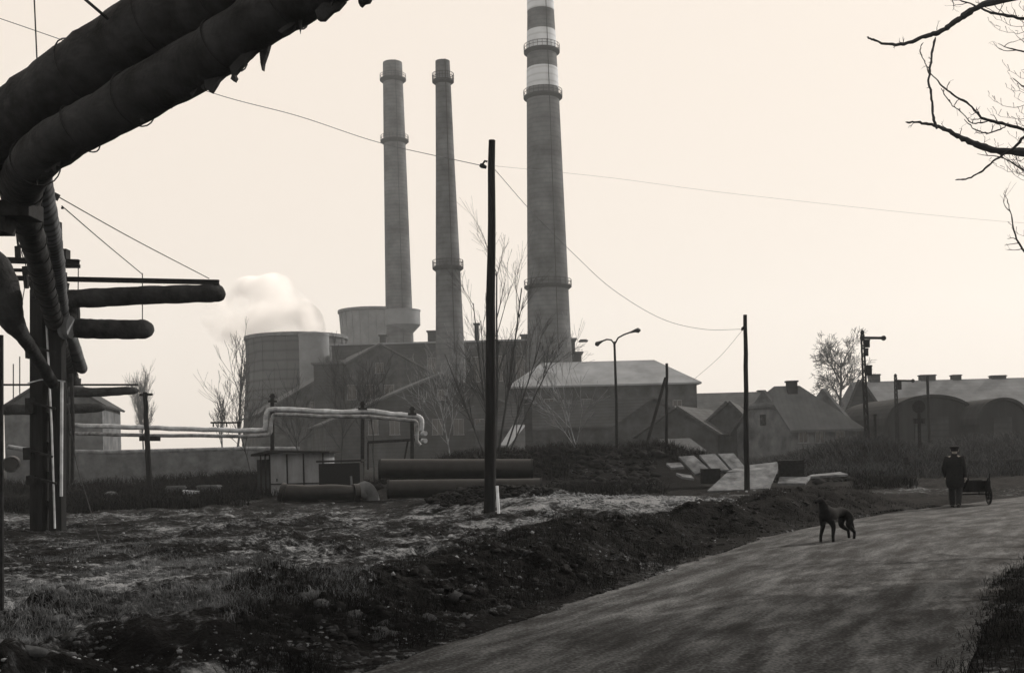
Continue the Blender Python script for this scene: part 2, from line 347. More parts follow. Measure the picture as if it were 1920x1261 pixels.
def build_road():
    def resample(line, n):
        pts = np.array(line, float); seg = np.r_[0, np.cumsum(np.hypot(*np.diff(pts, axis=0).T))]
        t = np.linspace(0, 1, n) * seg[-1]
        x = np.interp(t, seg, pts[:, 0]); y = np.interp(t, seg, pts[:, 1])
        k = np.ones(9) / 9
        xs = np.convolve(np.pad(x, 4, 'edge'), k, 'valid'); ys = np.convolve(np.pad(y, 4, 'edge'), k, 'valid')
        return xs, ys, t
    n, mcol = 520, 90
    lx, ly, t = resample(LE, n); rx, ry, _ = resample(RE, n)
    vs = []; uvs = []
    for j in range(mcol + 1):
        u = j / mcol; u2 = -0.03 + 1.06 * u
        X = lx + (rx - lx) * u2; Y = ly + (ry - ly) * u2
        Z = 0.01 + 0.05 * (1 - (2 * u - 1) ** 2) + 0.03 * fbm(X, Y, 1.2, 4, 201) - 0.02 * np.exp(-((u - 0.3) / 0.08) ** 2) - 0.02 * np.exp(-((u - 0.7) / 0.08) ** 2)
        vs.append(np.stack([X, Y, Z], -1)); uvs.append(np.stack([np.full(n, u * 5), t], -1))
    V = np.stack(vs, 1).reshape(-1, 3); U = np.stack(uvs, 1).reshape(-1, 2)
    w1 = mcol + 1
    fs = [(i * w1 + j, i * w1 + j + 1, (i + 1) * w1 + j + 1, (i + 1) * w1 + j) for i in range(n - 1) for j in range(mcol)]
    me = bpy.data.meshes.new('road'); me.from_pydata(V.tolist(), [], fs); me.update()
    ul = me.uv_layers.new(name='UVMap'); vi = np.zeros(len(me.loops), np.int32); me.loops.foreach_get('vertex_index', vi)
    ul.data.foreach_set('uv', U[vi].astype(np.float32).ravel()); me.polygons.foreach_set('use_smooth', [True] * len(fs))
    o = bpy.data.objects.new('road', me); COL.objects.link(o); me.materials.append(road_mat()); o['kind'] = 'structure'
build_road()
# ------------------------------------------------------------------ scattered stuff (uncountable)
def scatter(name, label, cat, material, n, region, shape, seed, accept=None):
    rng = np.random.default_rng(seed); X = np.zeros(0); Y = np.zeros(0)
    while len(X) < n:
        x, y = region(rng.uniform(size=n), rng.uniform(size=n), rng)
        if accept is not None: k = accept(x, y, rng); x, y = x[k], y[k]
        X = np.r_[X, x]; Y = np.r_[Y, y]
    X, Y = X[:n], Y[:n]; Z = ground_z(X, Y)
    V, Fq = shape(X, Y, Z, rng)              # (n, k, 3) vertices and (m, c) faces of one piece
    n_, k, _ = V.shape; off = (np.arange(n_) * k)[:, None, None]
    polys = [(np.array(f)[None] + off).reshape(-1, len(f[0])) for f in Fq]
    tot = sum(p.shape[0] for p in polys); li = np.concatenate([p.ravel() for p in polys]).astype(np.int32)
    ln = np.concatenate([np.full(p.shape[0], p.shape[1]) for p in polys]); st_ = np.r_[0, np.cumsum(ln)[:-1]].astype(np.int32)
    me = bpy.data.meshes.new(name); me.vertices.add(n_ * k); me.vertices.foreach_set('co', V.reshape(-1).astype(np.float32))
    me.loops.add(len(li)); me.loops.foreach_set('vertex_index', li); me.polygons.add(tot); me.polygons.foreach_set('loop_start', st_)
    me.update(calc_edges=True); me.validate()
    ob = bpy.data.objects.new(name, me); COL.objects.link(ob); me.materials.append(material)
    return tag(ob, label, cat, None, 'stuff')
ICO = [(0, 0, 1), (0.894, 0, .447), (.276, .851, .447), (-.724, .526, .447), (-.724, -.526, .447), (.276, -.851, .447),
       (.724, .526, -.447), (-.276, .851, -.447), (-.894, 0, -.447), (-.276, -.851, -.447), (.724, -.526, -.447), (0, 0, -1)]
ICF = [(0, 1, 2), (0, 2, 3), (0, 3, 4), (0, 4, 5), (0, 5, 1), (1, 6, 2), (2, 7, 3), (3, 8, 4), (4, 9, 5), (5, 10, 1), (2, 6, 7), (3, 7, 8), (4, 8, 9), (5, 9, 10), (1, 10, 6), (6, 11, 7), (7, 11, 8), (8, 11, 9), (9, 11, 10), (10, 11, 6)]
def ico2():
    v = [Vector(p).normalized() for p in ICO]; mid = {}; f2 = []
    def md(a, b):
        k = (min(a, b), max(a, b))
        if k not in mid: mid[k] = len(v); v.append(((v[a] + v[b]) / 2).normalized())
        return mid[k]
    for a, b, c in ICF:
        x, y, z = md(a, b), md(b, c), md(c, a); f2 += [(a, x, z), (x, b, y), (z, y, c), (x, y, z)]
    return np.array([tuple(p) for p in v]), f2
ICO2, ICF2 = ico2()
def clod(smin, smax, fine=False, pw=3, sink=.1):
    base, fc = (ICO2, ICF2) if fine else (np.array(ICO), ICF)
    def f(X, Y, Z, rng):
        n = len(X); s = smin + (smax - smin) * rng.uniform(size=n) ** pw; sq = rng.uniform(0.45, 0.9, size=n)
        k = rng.uniform(0.5, 1.3, size=(n, len(base))) ; a = rng.uniform(0, 6.28, size=n); el = rng.uniform(.8, 1.6, size=n)
        lx = base[:, 0][None] * k * el[:, None]; ly = base[:, 1][None] * k; lz = base[:, 2][None] * k * sq[:, None]
        ca, sa = np.cos(a)[:, None], np.sin(a)[:, None]
        return np.stack([X[:, None] + s[:, None] * (lx * ca - ly * sa), Y[:, None] + s[:, None] * (lx * sa + ly * ca), Z[:, None] + s[:, None] * (lz + sink)], -1), [fc]
    return f
def blades(hmin, hmax, wd, k, spread, lean=0.5):
    def f(X, Y, Z, rng):
        n = len(X); sh = (n, k); a = rng.uniform(0, 6.28, sh); h = rng.uniform(hmin, hmax, sh); b = rng.uniform(0, 6.28, sh); r = spread * rng.uniform(size=sh) ** .7
        bx, by = X[:, None] + r * np.cos(b), Y[:, None] + r * np.sin(b); dx, dy = np.cos(a) * wd, np.sin(a) * wd; l = rng.uniform(.1, lean, sh) * h; la = rng.uniform(0, 6.28, sh)
        ox, oy = l * np.cos(la), l * np.sin(la); z = np.repeat(Z[:, None], k, 1)
        P_ = [(bx - dx, by - dy, z - .03), (bx + dx, by + dy, z - .03), (bx + dx * .7 + ox * .4, by + dy * .7 + oy * .4, z + h * .6), (bx - dx * .7 + ox * .4, by - dy * .7 + oy * .4, z + h * .6), (bx + ox * 1.1, by + oy * 1.1, z + h * rng.uniform(.75, 1, sh))]
        V = np.stack([np.stack(p, -1) for p in P_], 2).reshape(n, k * 5, 3)
        return V, [[(o * 5, o * 5 + 1, o * 5 + 2, o * 5 + 3) for o in range(k)], [(o * 5 + 3, o * 5 + 2, o * 5 + 4) for o in range(k)]]
    return f
def XYv(px, Y): return cs * (px - CX) / F * Y + sn * (CY - (CY - (px - CX) * sn / cs)) / F * Y
def strip(px0, px1, y0, y1):
    def f(u, v, rng):
        Y = y0 * (y1 / y0) ** v; return XYv(px0 + (px1 - px0) * u, Y), Y
    return f
def offroad(mn, mx=1e9):
    def f(x, y, rng):
        d = sdist(x, y, LE) + .35 * fbm(x, y, 1.1, 3, 321); return (d > mn) & (d < mx)
    return f
def offr(mn):
    return lambda x, y, r: -sdist(x, y, RE) + .3 * fbm(x, y, 1.1, 3, 322) > mn
def both(*fs): return lambda x, y, r: np.logical_and.reduce([f(x, y, r) for f in fs])
def patch(sc, sd_, th): return lambda x, y, r: fbm(x, y, sc, 3, sd_) > th
EARTH = mat('clod_earth', 0.075, c2=0.007, scale=2.2, bumpd=0.02, bscale=25); DRY = mat('dry_grass', 0.2, c2=0.02, scale=1.6)
DARKV = mat('dark_bramble', 0.008, amp=0.6, scale=1.3); STONE = mat('pale_rubble', 0.17, amp=0.7, scale=2.2); TURF = mat('turf_lump', 0.009, amp=0.6, scale=3, bumpd=0.02, bscale=30)
scatter('clods', 'dark lumps of dug earth strewn over the muddy field', 'earth', EARTH, 26000, strip(-400, 1300, 8.0, 30), clod(0.005, 0.05, False, 5, -.2), 1, both(offroad(0.3), patch(1.5, 331, -.15)))
scatter('highlight_crumbs', 'pale crumbs put in for the speckled highlights on the black mud', 'earth', STONE, 5200, strip(-400, 1500, 8.0, 32), clod(0.003, 0.03, False, 3, -.2), 18, both(offroad(0.4), patch(.7, 351, -.02)))  # pale flecks added to stand for highlights on the mud
scatter('large_clods', 'bigger torn turf clods in the foreground mud', 'earth', EARTH, 420, strip(-400, 1200, 8.0, 26), clod(0.04, 0.15, True, 2, -.4), 12, both(offroad(0.6), patch(1.6, 332, .0)))
scatter('bank_clods', 'black earth and turf lumps along the bank beside the road', 'earth', TURF, 5200, strip(380, 1700, 9.0, 31), clod(0.01, 0.10, True, 4, -.4), 2, both(offroad(0.1, 3.2), lambda x, y, r: CX + x / y * F > 520 + 160 * fbm(x, y, 1.2, 2, 352)))
scatter('rubble', 'pale gravel and rubble spread behind the dark bank', 'gravel', STONE, 9000, strip(930, 1500, 27.5, 36), clod(0.01, 0.06), 3, both(offroad(4.0), patch(2.0, 333, -.12), lambda x, y, r: CX + x / y * F > 990 + 40 * fbm(x, y, .8, 2, 334)))
scatter('far_rubble', 'pale chips and litter along the far side of the field', 'gravel', STONE, 900, strip(100, 1700, 12, 42), clod(0.012, 0.06), 4, offroad(2.0))
scatter('dry_grass', 'pale dry grass and weeds in the muddy foreground', 'grass', DRY, 6500, strip(-350, 700, 8.0, 24), blades(0.02, 0.11, 0.0022, 9, 0.10, 2.0), 5, both(offroad(1.6), patch(1.6, 301, .06)))
scatter('verge_weeds', 'dark tangled weeds on the bank next to the road', 'weeds', DARKV, 4200, strip(430, 1750, 9, 32), blades(0.03, 0.13, 0.003, 9, 0.16, 1.8), 6, both(offroad(0.25, 4.2), patch(1.3, 335, -.2)))
scatter('right_verge_grass', 'dark grass on the right hand road verge', 'grass', DARKV, 9000, lambda u, v, rng: (2 + u * 14, 5 + v * 22), blades(0.02, 0.12, 0.004, 9, 0.15, 1.6), 7, offr(-.05))
scatter('road_grit', 'loose grit, mud crumbs and small stones lying on the road', 'grit', mat('road_grit_stone', 0.10, c2=0.012, scale=3), 16000, lambda u, v, rng: (-3 + u * 22, 8 + v * 24), clod(0.003, 0.022, False, 5), 16, lambda x, y, r: (sdist(x, y, LE) < .1) & (-sdist(x, y, RE) < .1) & (r.uniform(size=len(x)) < .25 + .75 * np.exp(np.maximum(sdist(x, y, LE), -sdist(x, y, RE)) / .5)))
scatter('road_edge_mud', 'clods of dark mud spilling over the ragged road edges', 'mud', TURF, 5000, lambda u, v, rng: (-3 + u * 22, 8 + v * 24), clod(0.008, 0.06, False, 4, -.3), 17, lambda x, y, r: np.minimum(np.abs(sdist(x, y, LE) + .25 * fbm(x, y, 1.2, 3, 341)), np.abs(sdist(x, y, RE) + .3 * fbm(x, y, 1.2, 3, 342))) < .22)
scatter('heap_clods', 'black spoil heap of clods around the foot of the tall middle pole', 'earth', TURF, 2600, lambda u, v, rng: (XYv(925, 34) + 4.2 * (u - .5), 32.0 + 3.2 * v), clod(0.02, 0.15, True, 3, -.1), 14, lambda x, y, r: ((x - XYv(925, 34)) / 2.1) ** 2 + ((y - 33.7) / 1.6) ** 2 < 1)
scatter('far_bank_clods', 'dark lumpy spoil bank behind the long black pipes', 'earth', TURF, 5000, strip(600, 1650, 41, 58), clod(0.05, 0.32, False, 2, -.1), 15, both(offroad(4.0), lambda x, y, r: ~((CX + x / y * F > 455) & (CX + x / y * F < 1030) & (y < 49.5)) & ~((CX + x / y * F > 1230) & (CX + x / y * F < 1610) & (y < 51))))
def _scr(x, y, r):
    px = CX + x / y * F
    return (fbm(x, y, 5.0, 2, 311) > -.3) & ~((px > 455) & (px < 1030) & (y < 49.5)) & ~((px > 1230) & (px < 1610) & (y < 51))
scatter('scrub', 'dark scrub and brambles along the earth bank behind the field', 'scrub', DARKV, 7500, strip(-150, 1700, 41, 62), blades(0.1, 0.6, 0.012, 10, 0.5, 1.3), 8, both(offroad(3.0), _scr))
scatter('railway_scrub', 'dim tall weeds on the rising ground below the railway signals', 'scrub', mat('dim_weeds', 0.04, amp=0.5, scale=0.8), 8000, strip(1380, 2150, 52, 112), blades(0.15, 0.8, 0.018, 8, 0.8, 1.4), 9, offroad(5.0))
# ------------------------------------------------------------------ chimneys
def chimney(name, label, cxs, edges, Y, galleries, bands=(), n=48, tip=None):
    """edges: list of (py, half width px); cxs: two (px, py) axis points"""
    (xa, ya), (xb, yb) = cxs
    base = P(xb, yb, Y); X0 = base.x
    lean = (P(xa, ya, Y).x - base.x) / (P(xa, ya, Y).z - base.z)
    root = thing(name, label, 'chimney', (X0, Y, 0), 'chimneys of the power station')
    zr = sorted([(ZZ(xb, py, Y), hw / F * Y) for py, hw in edges])
    zs = [a for a, b in zr]; rs = [b for a, b in zr]
    rad = lambda z: float(np.interp(z, zs, rs)) if z > zs[0] else rs[0] + (zs[0] - z) * (rs[0] - rs[-1]) / (zs[-1] - zs[0])
    ztop = zs[-1]
    prof = [(rad(z), z) for z in np.linspace(-1, ztop, 36)]
    th = 0.5
    prof += [(rad(ztop) - th, ztop + 0.01), (rad(ztop) - th, ztop - 8)]
    m = MB(); m.lathe((X0, Y, 0), prof, n); part(m, 'shaft', MT['brick'], root, smooth=True)
    for py in galleries:
        z = ZZ(xb, py, Y); r = rad(z); g = MB(); ww = 6.0 / F * Y
        g.lathe((X0, Y, 0), [(r - .1, z - ww * .9), (r + .05, z - ww * .9), (r + ww, z - .1), (r + ww, z + .15), (r - .1, z + .15)], n, closed=True)
        go = part(g, 'gallery', MT['gallery'], root)
        rl = MB()
        for hh in (0.6, 1.15):
            rl.tube([(X0 + (r + ww * .95) * math.cos(a), Y + (r + ww * .95) * math.sin(a), z + .15 + hh) for a in np.linspace(0, 2 * math.pi, 33)], 0.05, 5)
        for a in np.linspace(0, 2 * math.pi, 25)[:-1]:
            q = (X0 + (r + ww * .95) * math.cos(a), Y + (r + ww * .95) * math.sin(a)); rl.bar((*q, z + .1), (*q, z + 1.35), .08)
        part(rl, 'railing', MT['gallery'], go)
    for y0, y1 in bands:
        z1, z0 = ZZ(xb, y0, Y), ZZ(xb, y1, Y); b = MB()
        b.lathe((X0, Y, 0), [(rad(z0) - .3, z0), (rad(z0) + .04, z0), (rad(z1) + .04, z1), (rad(z1) - .3, z1)], n, closed=True)
        part(b, 'painted_band', MT['paint'], root, smooth=True)
    ld = MB()      # iron rungs and cable run up the sunny side
    for a in (R(-70),):
        pts = [(X0 + (rad(z) + .25) * math.cos(a), Y + (rad(z) + .25) * math.sin(a), z) for z in np.linspace(0, ztop, 30)]
        ld.tube(pts, 0.07, 5)
    part(ld, 'ladder', MT['gallery'], root)
    return root, X0, rad, ztop
c1, X1, rad1, zt1 = chimney('brick_chimney', 'leftmost of the three tall brick chimneys, with a wide collar tank at its foot', ((740, 118), (748, 580)), [(118, 18), (265, 20.5), (580, 25)], 275, [150, 265])
chimney('brick_chimney', 'narrow middle brick chimney of the three', ((834, 118), (843, 620)), [(115, 13.5), (300, 17.5), (503, 23), (620, 26), (800, 31)], 184, [153, 503])
c3, X3, rad3, zt3 = chimney('brick_chimney', 'tallest and thickest chimney, with pale painted bands, running out of the top', ((1022, 0), (1031, 680)), [(-210, 20.5), (0, 24.5), (185, 30.5), (538, 38.5), (680, 42)], 207, [98, 183, 538], bands=[(-60, -20), (-8, 22), (60, 95), (130, 168)])
# lean: the chimneys stand upright; the camera roll gives the slant
# collar tank on chimney 1
def ring(m, X, Y, prof, n=40): m.lathe((X, Y, 0), prof, n, closed=True)
tk = MB(); zt, zb, zc = ZZ(755, 584, 275), ZZ(755, 610, 275), ZZ(755, 628, 275)
tx = XY(755, 275) + .9
rr = 33 / F * 275
tk.lathe((tx, 275, 0), [(rr * .45, -1), (rr * .48, zc), (rr, zb), (rr, zt), (rr * 1.03, zt), (rr * 1.03, zt + .3), (rr * .8, zt + .3)], 40)
part(tk, 'collar_tank', MT['tank'], c1, smooth=True)
# ------------------------------------------------------------------ cooling towers
def cooling(label, pc, Y, pytop, rt, pybot, rb, rwaist, boards):
    X = XY(pc, Y) + (CY - pytop) / F * Y * sn; zt = ZZ(pc, pytop, Y); root = thing('cooling_tower', label, 'cooling tower', (X, Y, 0), 'cooling towers of the power station')
    prof = []
    for t in np.linspace(0, 1, 14):
        z = -1 + (zt + 1) * t; r = rb * (1 - t) ** 1.6 + rwaist * (1 - (1 - t) ** 1.6) + (rt - rwaist) * max(0, t - .8) / .2
        prof.append((r / F * Y, z))
    r1 = prof[-1][0]; prof += [(r1 - .4, zt + .02)] + [(r1 - .4 - .2, zt - 4)]
    m = MB(); m.lathe((X, Y, 0), prof, 48); part(m, 'shell', boards, root, smooth=True)
    k = MB(); k.lathe((X, Y, 0), [(r1 - .1, zt - .7), (r1 + .5, zt - .5), (r1 + .5, zt + .25), (r1 - .1, zt + .25)], 48, closed=True); part(k, 'rim', MT['concrete'], root)
    st = MB()
    for a in np.linspace(0, 2 * math.pi, 25)[:-1]:
        st.tube([(X + (r + .12) * math.cos(a), Y + (r + .12) * math.sin(a), z) for r, z in prof[:14]], .13, 4)
    part(st, 'stiffening_rib', boards, root)
    return root
cooling('wide dark cooling tower at the left of the power station, steaming', 556, 255, 634, 92, 860, 107, 90, MT['timber'])
cooling('paler cooling tower rising behind the boiler house roof', 698, 330, 584, 61, 860, 62, 57, MT['tank'])
m = MB(); Xs = XY(589, 225); zs_ = ZZ(589, 626, 225); root = thing('storage_silo', 'tall pale round bunker standing in front of the wide cooling tower', 'silo', (Xs + .6, 225, 0))
r_ = 28 / F * 225
m.lathe((Xs + .6, 225, 0), [(r_, -1), (r_, zs_ - .5), (r_ * 1.03, zs_ - .5), (r_ * 1.03, zs_)], 36); part(m, 'shell', MT['tank'], root, smooth=True)
m = MB(); m.lathe((Xs + .6, 225, 0), [(r_ * 1.03, zs_ + .003), (r_ * .3, zs_ + .5), (0.3, zs_ + .55)], 36); part(m, 'lid', MT['tank'], root)
# ------------------------------------------------------------------ buildings
def window(mb_list, root, cx, z, wd, hg, y, face=-1):
    fr = MB(); t = 0.09
    fr.box((cx - wd / 2, y, z), (t, .12, hg)); fr.box((cx + wd / 2, y, z), (t, .12, hg)); fr.box((cx, y, z), (t * .7, .10, hg - t))
    fr.box((cx, y, z + hg / 2), (wd + t, .12, t)); fr.box((cx, y - .05, z - hg / 2), (wd + .25, .2, t * 1.2))
    f = part(fr, 'window', MT['frame'], root)
    g = MB(); g.box((cx, y + .03, z), (wd - t, .04, hg - t)); part(g, 'pane', MT['glass'], f)
def flatbox(name, label, px0, px1, pyt, Y, depth, wall, roofm, cat='building', wins=None, parapet=True, group=None, zb=-2):
    x0, x1 = XY(px0, Y) + (CY - pyt) / F * Y * sn, XY(px1, Y) + (CY - pyt) / F * Y * sn
    zt = ZZ((px0 + px1) / 2, pyt, Y); root = thing(name, label, cat, ((x0 + x1) / 2, Y, 0), group)
    m = MB(); m.box(((x0 + x1) / 2, Y + depth / 2, (zt + zb) / 2), (x1 - x0, depth, zt - zb)); part(m, 'wall', wall, root)
    m = MB(); m.box(((x0 + x1) / 2, Y + depth / 2, zt + .15), (x1 - x0 + .8, depth + .8, .3)); part(m, 'roof', roofm, root)
    if wins:
        for (a, b, z, ww, hh) in wins:
            n = a
            for i in range(n):
                window(None, root, x0 + (i + .5) * (x1 - x0) / n, zt - z, ww, hh, Y - .03)
    return root, x0, x1, zt
def gable(name, label, px0, px1, pyap, pyeave, Y, depth, wall, roofm, apex=None, dirx=0, group=None, zb=-2, over=.5, cat='building'):
    """gable end faces the camera; ridge runs back by depth and sideways by dirx"""
    x0, x1 = XY(px0, Y) + (CY - pyeave) / F * Y * sn, XY(px1, Y) + (CY - pyeave) / F * Y * sn
    xa = XY(apex, Y) + (CY - pyap) / F * Y * sn if apex else (x0 + x1) / 2
    za, ze = ZZ(apex or (px0 + px1) / 2, pyap, Y), ZZ((px0 + px1) / 2, pyeave, Y)
    root = thing(name, label, cat, ((x0 + x1) / 2, Y, 0), group)
    e = Vector((dirx, depth, 0))
    m = MB(); m.prism([(x0, Y, zb), (x1, Y, zb), (x1, Y, ze), (xa, Y, za), (x0, Y, ze)], e); part(m, 'wall', wall, root)
    f = e.normalized() * over; m = MB(); t = .25
    for xs in (x0, x1):
        d = Vector((xs - xa, 0, ze - za)).normalized() * over; nrm = Vector((d.z, 0, -d.x)); nrm = nrm.normalized() * (1 if nrm.z > 0 else -1)
        a = Vector((xa, Y, za)) - f; b = Vector((xs, Y, ze)) + d - f
        m.prism([a + nrm * .02, b + nrm * .02, b + nrm * (.02 + t), a + nrm * (.02 + t) + Vector((0, 0, .05))], e + 2 * f)
    part(m, 'roof', roofm, root)
    return root, x0, x1, xa, za, ze
def sidehall(name, label, px0, px1, pyr, pye, Y, depth, wall, roofm, hip0=0, hip1=0, group=None, zb=-2, chims=(), wins=None, cat='building', rise_y=None):
    """ridge parallel to the picture; hip0/hip1 = px the ridge is shorter than the eaves at each end"""
    oe = (CY - pye) / F * Y * sn
    x0, x1 = XY(px0, Y) + oe, XY(px1, Y) + oe
    Yr = Y + depth / 2; zr = ZZ((px0 + px1) / 2, pyr, Yr); ze = ZZ((px0 + px1) / 2, pye, Y)
    h0, h1 = hip0 / F * Yr, hip1 / F * Yr
    root = thing(name, label, cat, ((x0 + x1) / 2, Y, 0), group)
    m = MB(); m.box(((x0 + x1) / 2, Y + depth / 2, (ze + zb) / 2), (x1 - x0, depth, ze - zb))
    if not hip0: m.prism([(x0, Y, ze + .002), (x0, Y + depth, ze + .002), (x0, Yr, zr - .1)], (.3, 0, 0))
    if not hip1: m.prism([(x1 - .3, Y, ze + .002), (x1 - .3, Y + depth, ze + .002), (x1 - .3, Yr, zr - .1)], (.3, 0, 0))
    part(m, 'wall', wall, root)
    o = .6; sl = (zr - ze) / (depth / 2); m = MB(); zo = ze - o * sl * (1 if not (hip0 or hip1) else .5)
    vs = [(x0 - o, Y - o, zo), (x1 + o, Y - o, zo), (x1 + o, Y + depth + o, zo), (x0 - o, Y + depth + o, zo), (x0 + h0 - (o if not hip0 else 0), Yr, zr), (x1 - h1 + (o if not hip1 else 0), Yr, zr)]
    vs2 = [(a, b, c + .25) for a, b, c in vs]; V = vs + vs2
    m.add(V, [(6, 7, 11, 10), (8, 9, 10, 11), (7, 8, 11), (9, 6, 10), (0, 4, 5, 1), (2, 5, 4, 3), (1, 5, 2), (3, 4, 0), (0, 1, 7, 6), (1, 2, 8, 7), (2, 3, 9, 8), (3, 0, 6, 9)])
    ro = part(m, 'roof', roofm, root)
    for pxa, pxb, pyt in chims:
        xa, xb = XY(pxa, Yr) + (CY - pyt) / F * Yr * sn, XY(pxb, Yr) + (CY - pyt) / F * Yr * sn; zt = ZZ((pxa + pxb) / 2, pyt, Yr)
        c = MB(); c.box(((xa + xb) / 2, Yr + .3, (zr - 1.2 + zt) / 2), (xb - xa, 1.0, zt - zr + 1.2)); c.box(((xa + xb) / 2, Yr + .3, zt - .12), (xb - xa + .2, 1.2, .14))
        part(c, 'chimney', MT['brick2'], ro)
    if wins:
        for px, py, ww, hh in wins:
            p = P(px, py, Y); window(None, root, p.x, p.z, ww, hh, Y - .03)
    return root
Bk = 'buildings of the power station'
# boiler house, long and flat roofed
rt, bx0, bx1, bzt = flatbox('boiler_house', 'long flat roofed boiler house filling the middle behind the sheds', 622, 1078, 642, 215, 30, MT['brick2'], MT['roof_pale'])
for i in range(11):
    x = bx0 + 2.2 + i * (bx1 - bx0 - 4.4) / 10
    window(None, rt, x, bzt - 5.5, 1.6, 5.0, 214.95)
for pa, pb, pt in ((690, 702, 630), (780, 812, 622), (868, 876, 608), (955, 974, 629), (1066, 1078, 640)):
    xa, xb = XY(pa, 218) + 3, XY(pb, 218) + 3; zt = ZZ(pa, pt, 218); c = MB(); c.box(((xa + xb) / 2, 219, (bzt + .3 + zt) / 2), (xb - xa, 2, zt - bzt - .3)); c.box(((xa + xb) / 2, 219, zt + .1), (xb - xa + .5, 2.5, .22)); part(c, 'roof_vent', MT['brick2'], rt)
flatbox('annex', 'low block with a stubby flue just right of the tallest chimney', 1055, 1090, 662, 214, 6, MT['brick2'], MT['roof_dark'])
r2, *_ = flatbox('conveyor_tower', 'small square turret on the sloping roof at the left', 588, 642, 682, 188, 8, MT['brick2'], MT['roof'])
gh = gable('gabled_hall', 'large gabled hall in front of the wide cooling tower', 488, 925, 646, 770, 190, 24, MT['render'], MT['roof'], apex=712, dirx=-9)[0]
for px, py, ww, hh in ((660, 735, 1.6, 2.6), (695, 735, 1.6, 2.6), (730, 735, 1.6, 2.6), (712, 690, 1.4, 1.8), (590, 765, 1.6, 2.2), (625, 765, 1.6, 2.2)):
    q = P(px, py, 190); window(None, gh, q.x, q.z, ww, hh, 189.97)
gh = gable('gabled_hall', 'lower gabled hall in front, its roof edge slanting down to the left', 610, 1010, 702, 790, 165, 20, MT['brick2'], MT['roof'], apex=828, dirx=-6)[0]
for px, py, ww, hh in ((700, 800, 1.5, 2.4), (740, 800, 1.5, 2.4), (780, 800, 1.5, 2.4), (820, 800, 1.5, 2.4), (860, 800, 1.5, 2.4), (828, 740, 1.2, 1.6), (900, 800, 1.5, 2.4)):
    q = P(px, py, 165); window(None, gh, q.x, q.z, ww, hh, 164.97)
# hip roofed building
sidehall('hip_roofed_building', 'wide building with a pale hipped roof right of the tallest chimney', 958, 1306, 680, 722, 150, 15, MT['render'], MT['roof_pale'], 60, 62, wins=[(1100, 760, 1.3, 1.8), (1140, 760, 1.3, 1.8), (1180, 762, 1.3, 1.8), (1030, 760, 1.3, 1.8), (1270, 762, 1.2, 1.8)])
# near long shed with a gable at right
def longshed():
    Y = 118; root = thing('long_shed', 'long low dark shed with a gable end right of the double street lamp', 'building', (XY(1120, Y), Y, 0))
    A = P(1219, 748, Y); ze = ZZ(1219, 795, Y); xl = A.x - 4.2; xr = A.x + 4.6; e = Vector((-15.5, 6, 0))
    zr2 = Vector((0, 0, 0))
    m = MB(); m.prism([(xl, Y, -2), (xr, Y, -2), (xr, Y, ze), (A.x, Y, A.z), (xl, Y, ze)], e); part(m, 'wall', MT['render'], root)
    m = MB()
    for xs, k in ((xl, -1), (xr, 1)):
        a = Vector((A.x, Y, A.z + .03)); b = Vector((xs + k * .5, Y, ze - .35)); f = e.normalized() * .5
        m.prism([a - f, b - f, b - f + Vector((0, 0, .22)), a - f + Vector((0, 0, .22))], e + 2 * f)
    part(m, 'roof', MT['roof_dark'], root)
longshed()
sidehall('long_shed', 'low shed with a sloping grey roof behind the young tree', 985, 1235, 768, 800, 128, 9, MT['render'], MT['roof'], 0, 0)
m = MB(); x = XY(992, 112); root = thing('brick_stack', 'short square brick flue beside the low shed', 'chimney', (x, 112, 0)); m.box((x, 112.5, 3), (.85, .85, 9.0)); part(m, 'shaft', MT['brick2'], root)
m = MB(); m.box((x, 112.5, 7.6), (1.1, 1.1, .25)); part(m, 'cap', MT['concrete'], root)
def lean_to():
    Y = 84; a, b = P(938, 834, Y), P(953, 834, Y); c, d = P(984, 796, Y + 3.2), P(962, 796, Y + 3.2); t = Vector((0, 0, .14))
    root = thing('lean_to', 'small lean-to whose pale sunlit roof slants down behind the young tree', 'shed', tuple(P(960, 870, Y)))
    m = MB(); V = [a, b, c, d]; m.add([p - t for p in V] + V, [(0, 1, 2, 3), (4, 7, 6, 5), (0, 4, 5, 1), (1, 5, 6, 2), (2, 6, 7, 3), (3, 7, 4, 0)]); part(m, 'roof', MT['roof_pale'], root)
    m = MB(); g = lambda p: Vector((p.x, p.y, -1)); W_ = [p - t - Vector((0, 0, .02)) for p in V]; m.add([g(p) for p in V] + W_, [(0, 3, 2, 1), (4, 5, 6, 7), (0, 1, 5, 4), (1, 2, 6, 5), (2, 3, 7, 6), (3, 0, 4, 7)]); part(m, 'wall', MT['brick2'], root)
lean_to()
gable('low_workshop', 'low dark workshop between the hipped building and the house', 1195, 1345, 765, 815, 112, 14, MT['render'], MT['roof_dark'], dirx=6)
gable('low_workshop', 'dark workshop gable directly left of the two storey house', 1300, 1425, 755, 815, 115, 14, MT['render'], MT['roof_dark'], dirx=4, apex=1365)
sidehall('row_building', 'long distant row building with many small chimneys, left of the house', 1305, 1450, 738, 770, 175, 12, MT['render'], MT['roof_dark'], chims=[(1325, 1352, 741), (1380, 1387, 737), (1402, 1411, 736), (1421, 1433, 731)])
sidehall('small_shed', 'small low shed with a pale roof behind the leaning concrete slabs', 1256, 1308, 827, 848, 84, 4, MT['render_pale'], MT['roof'], 0, 6, zb=-1)
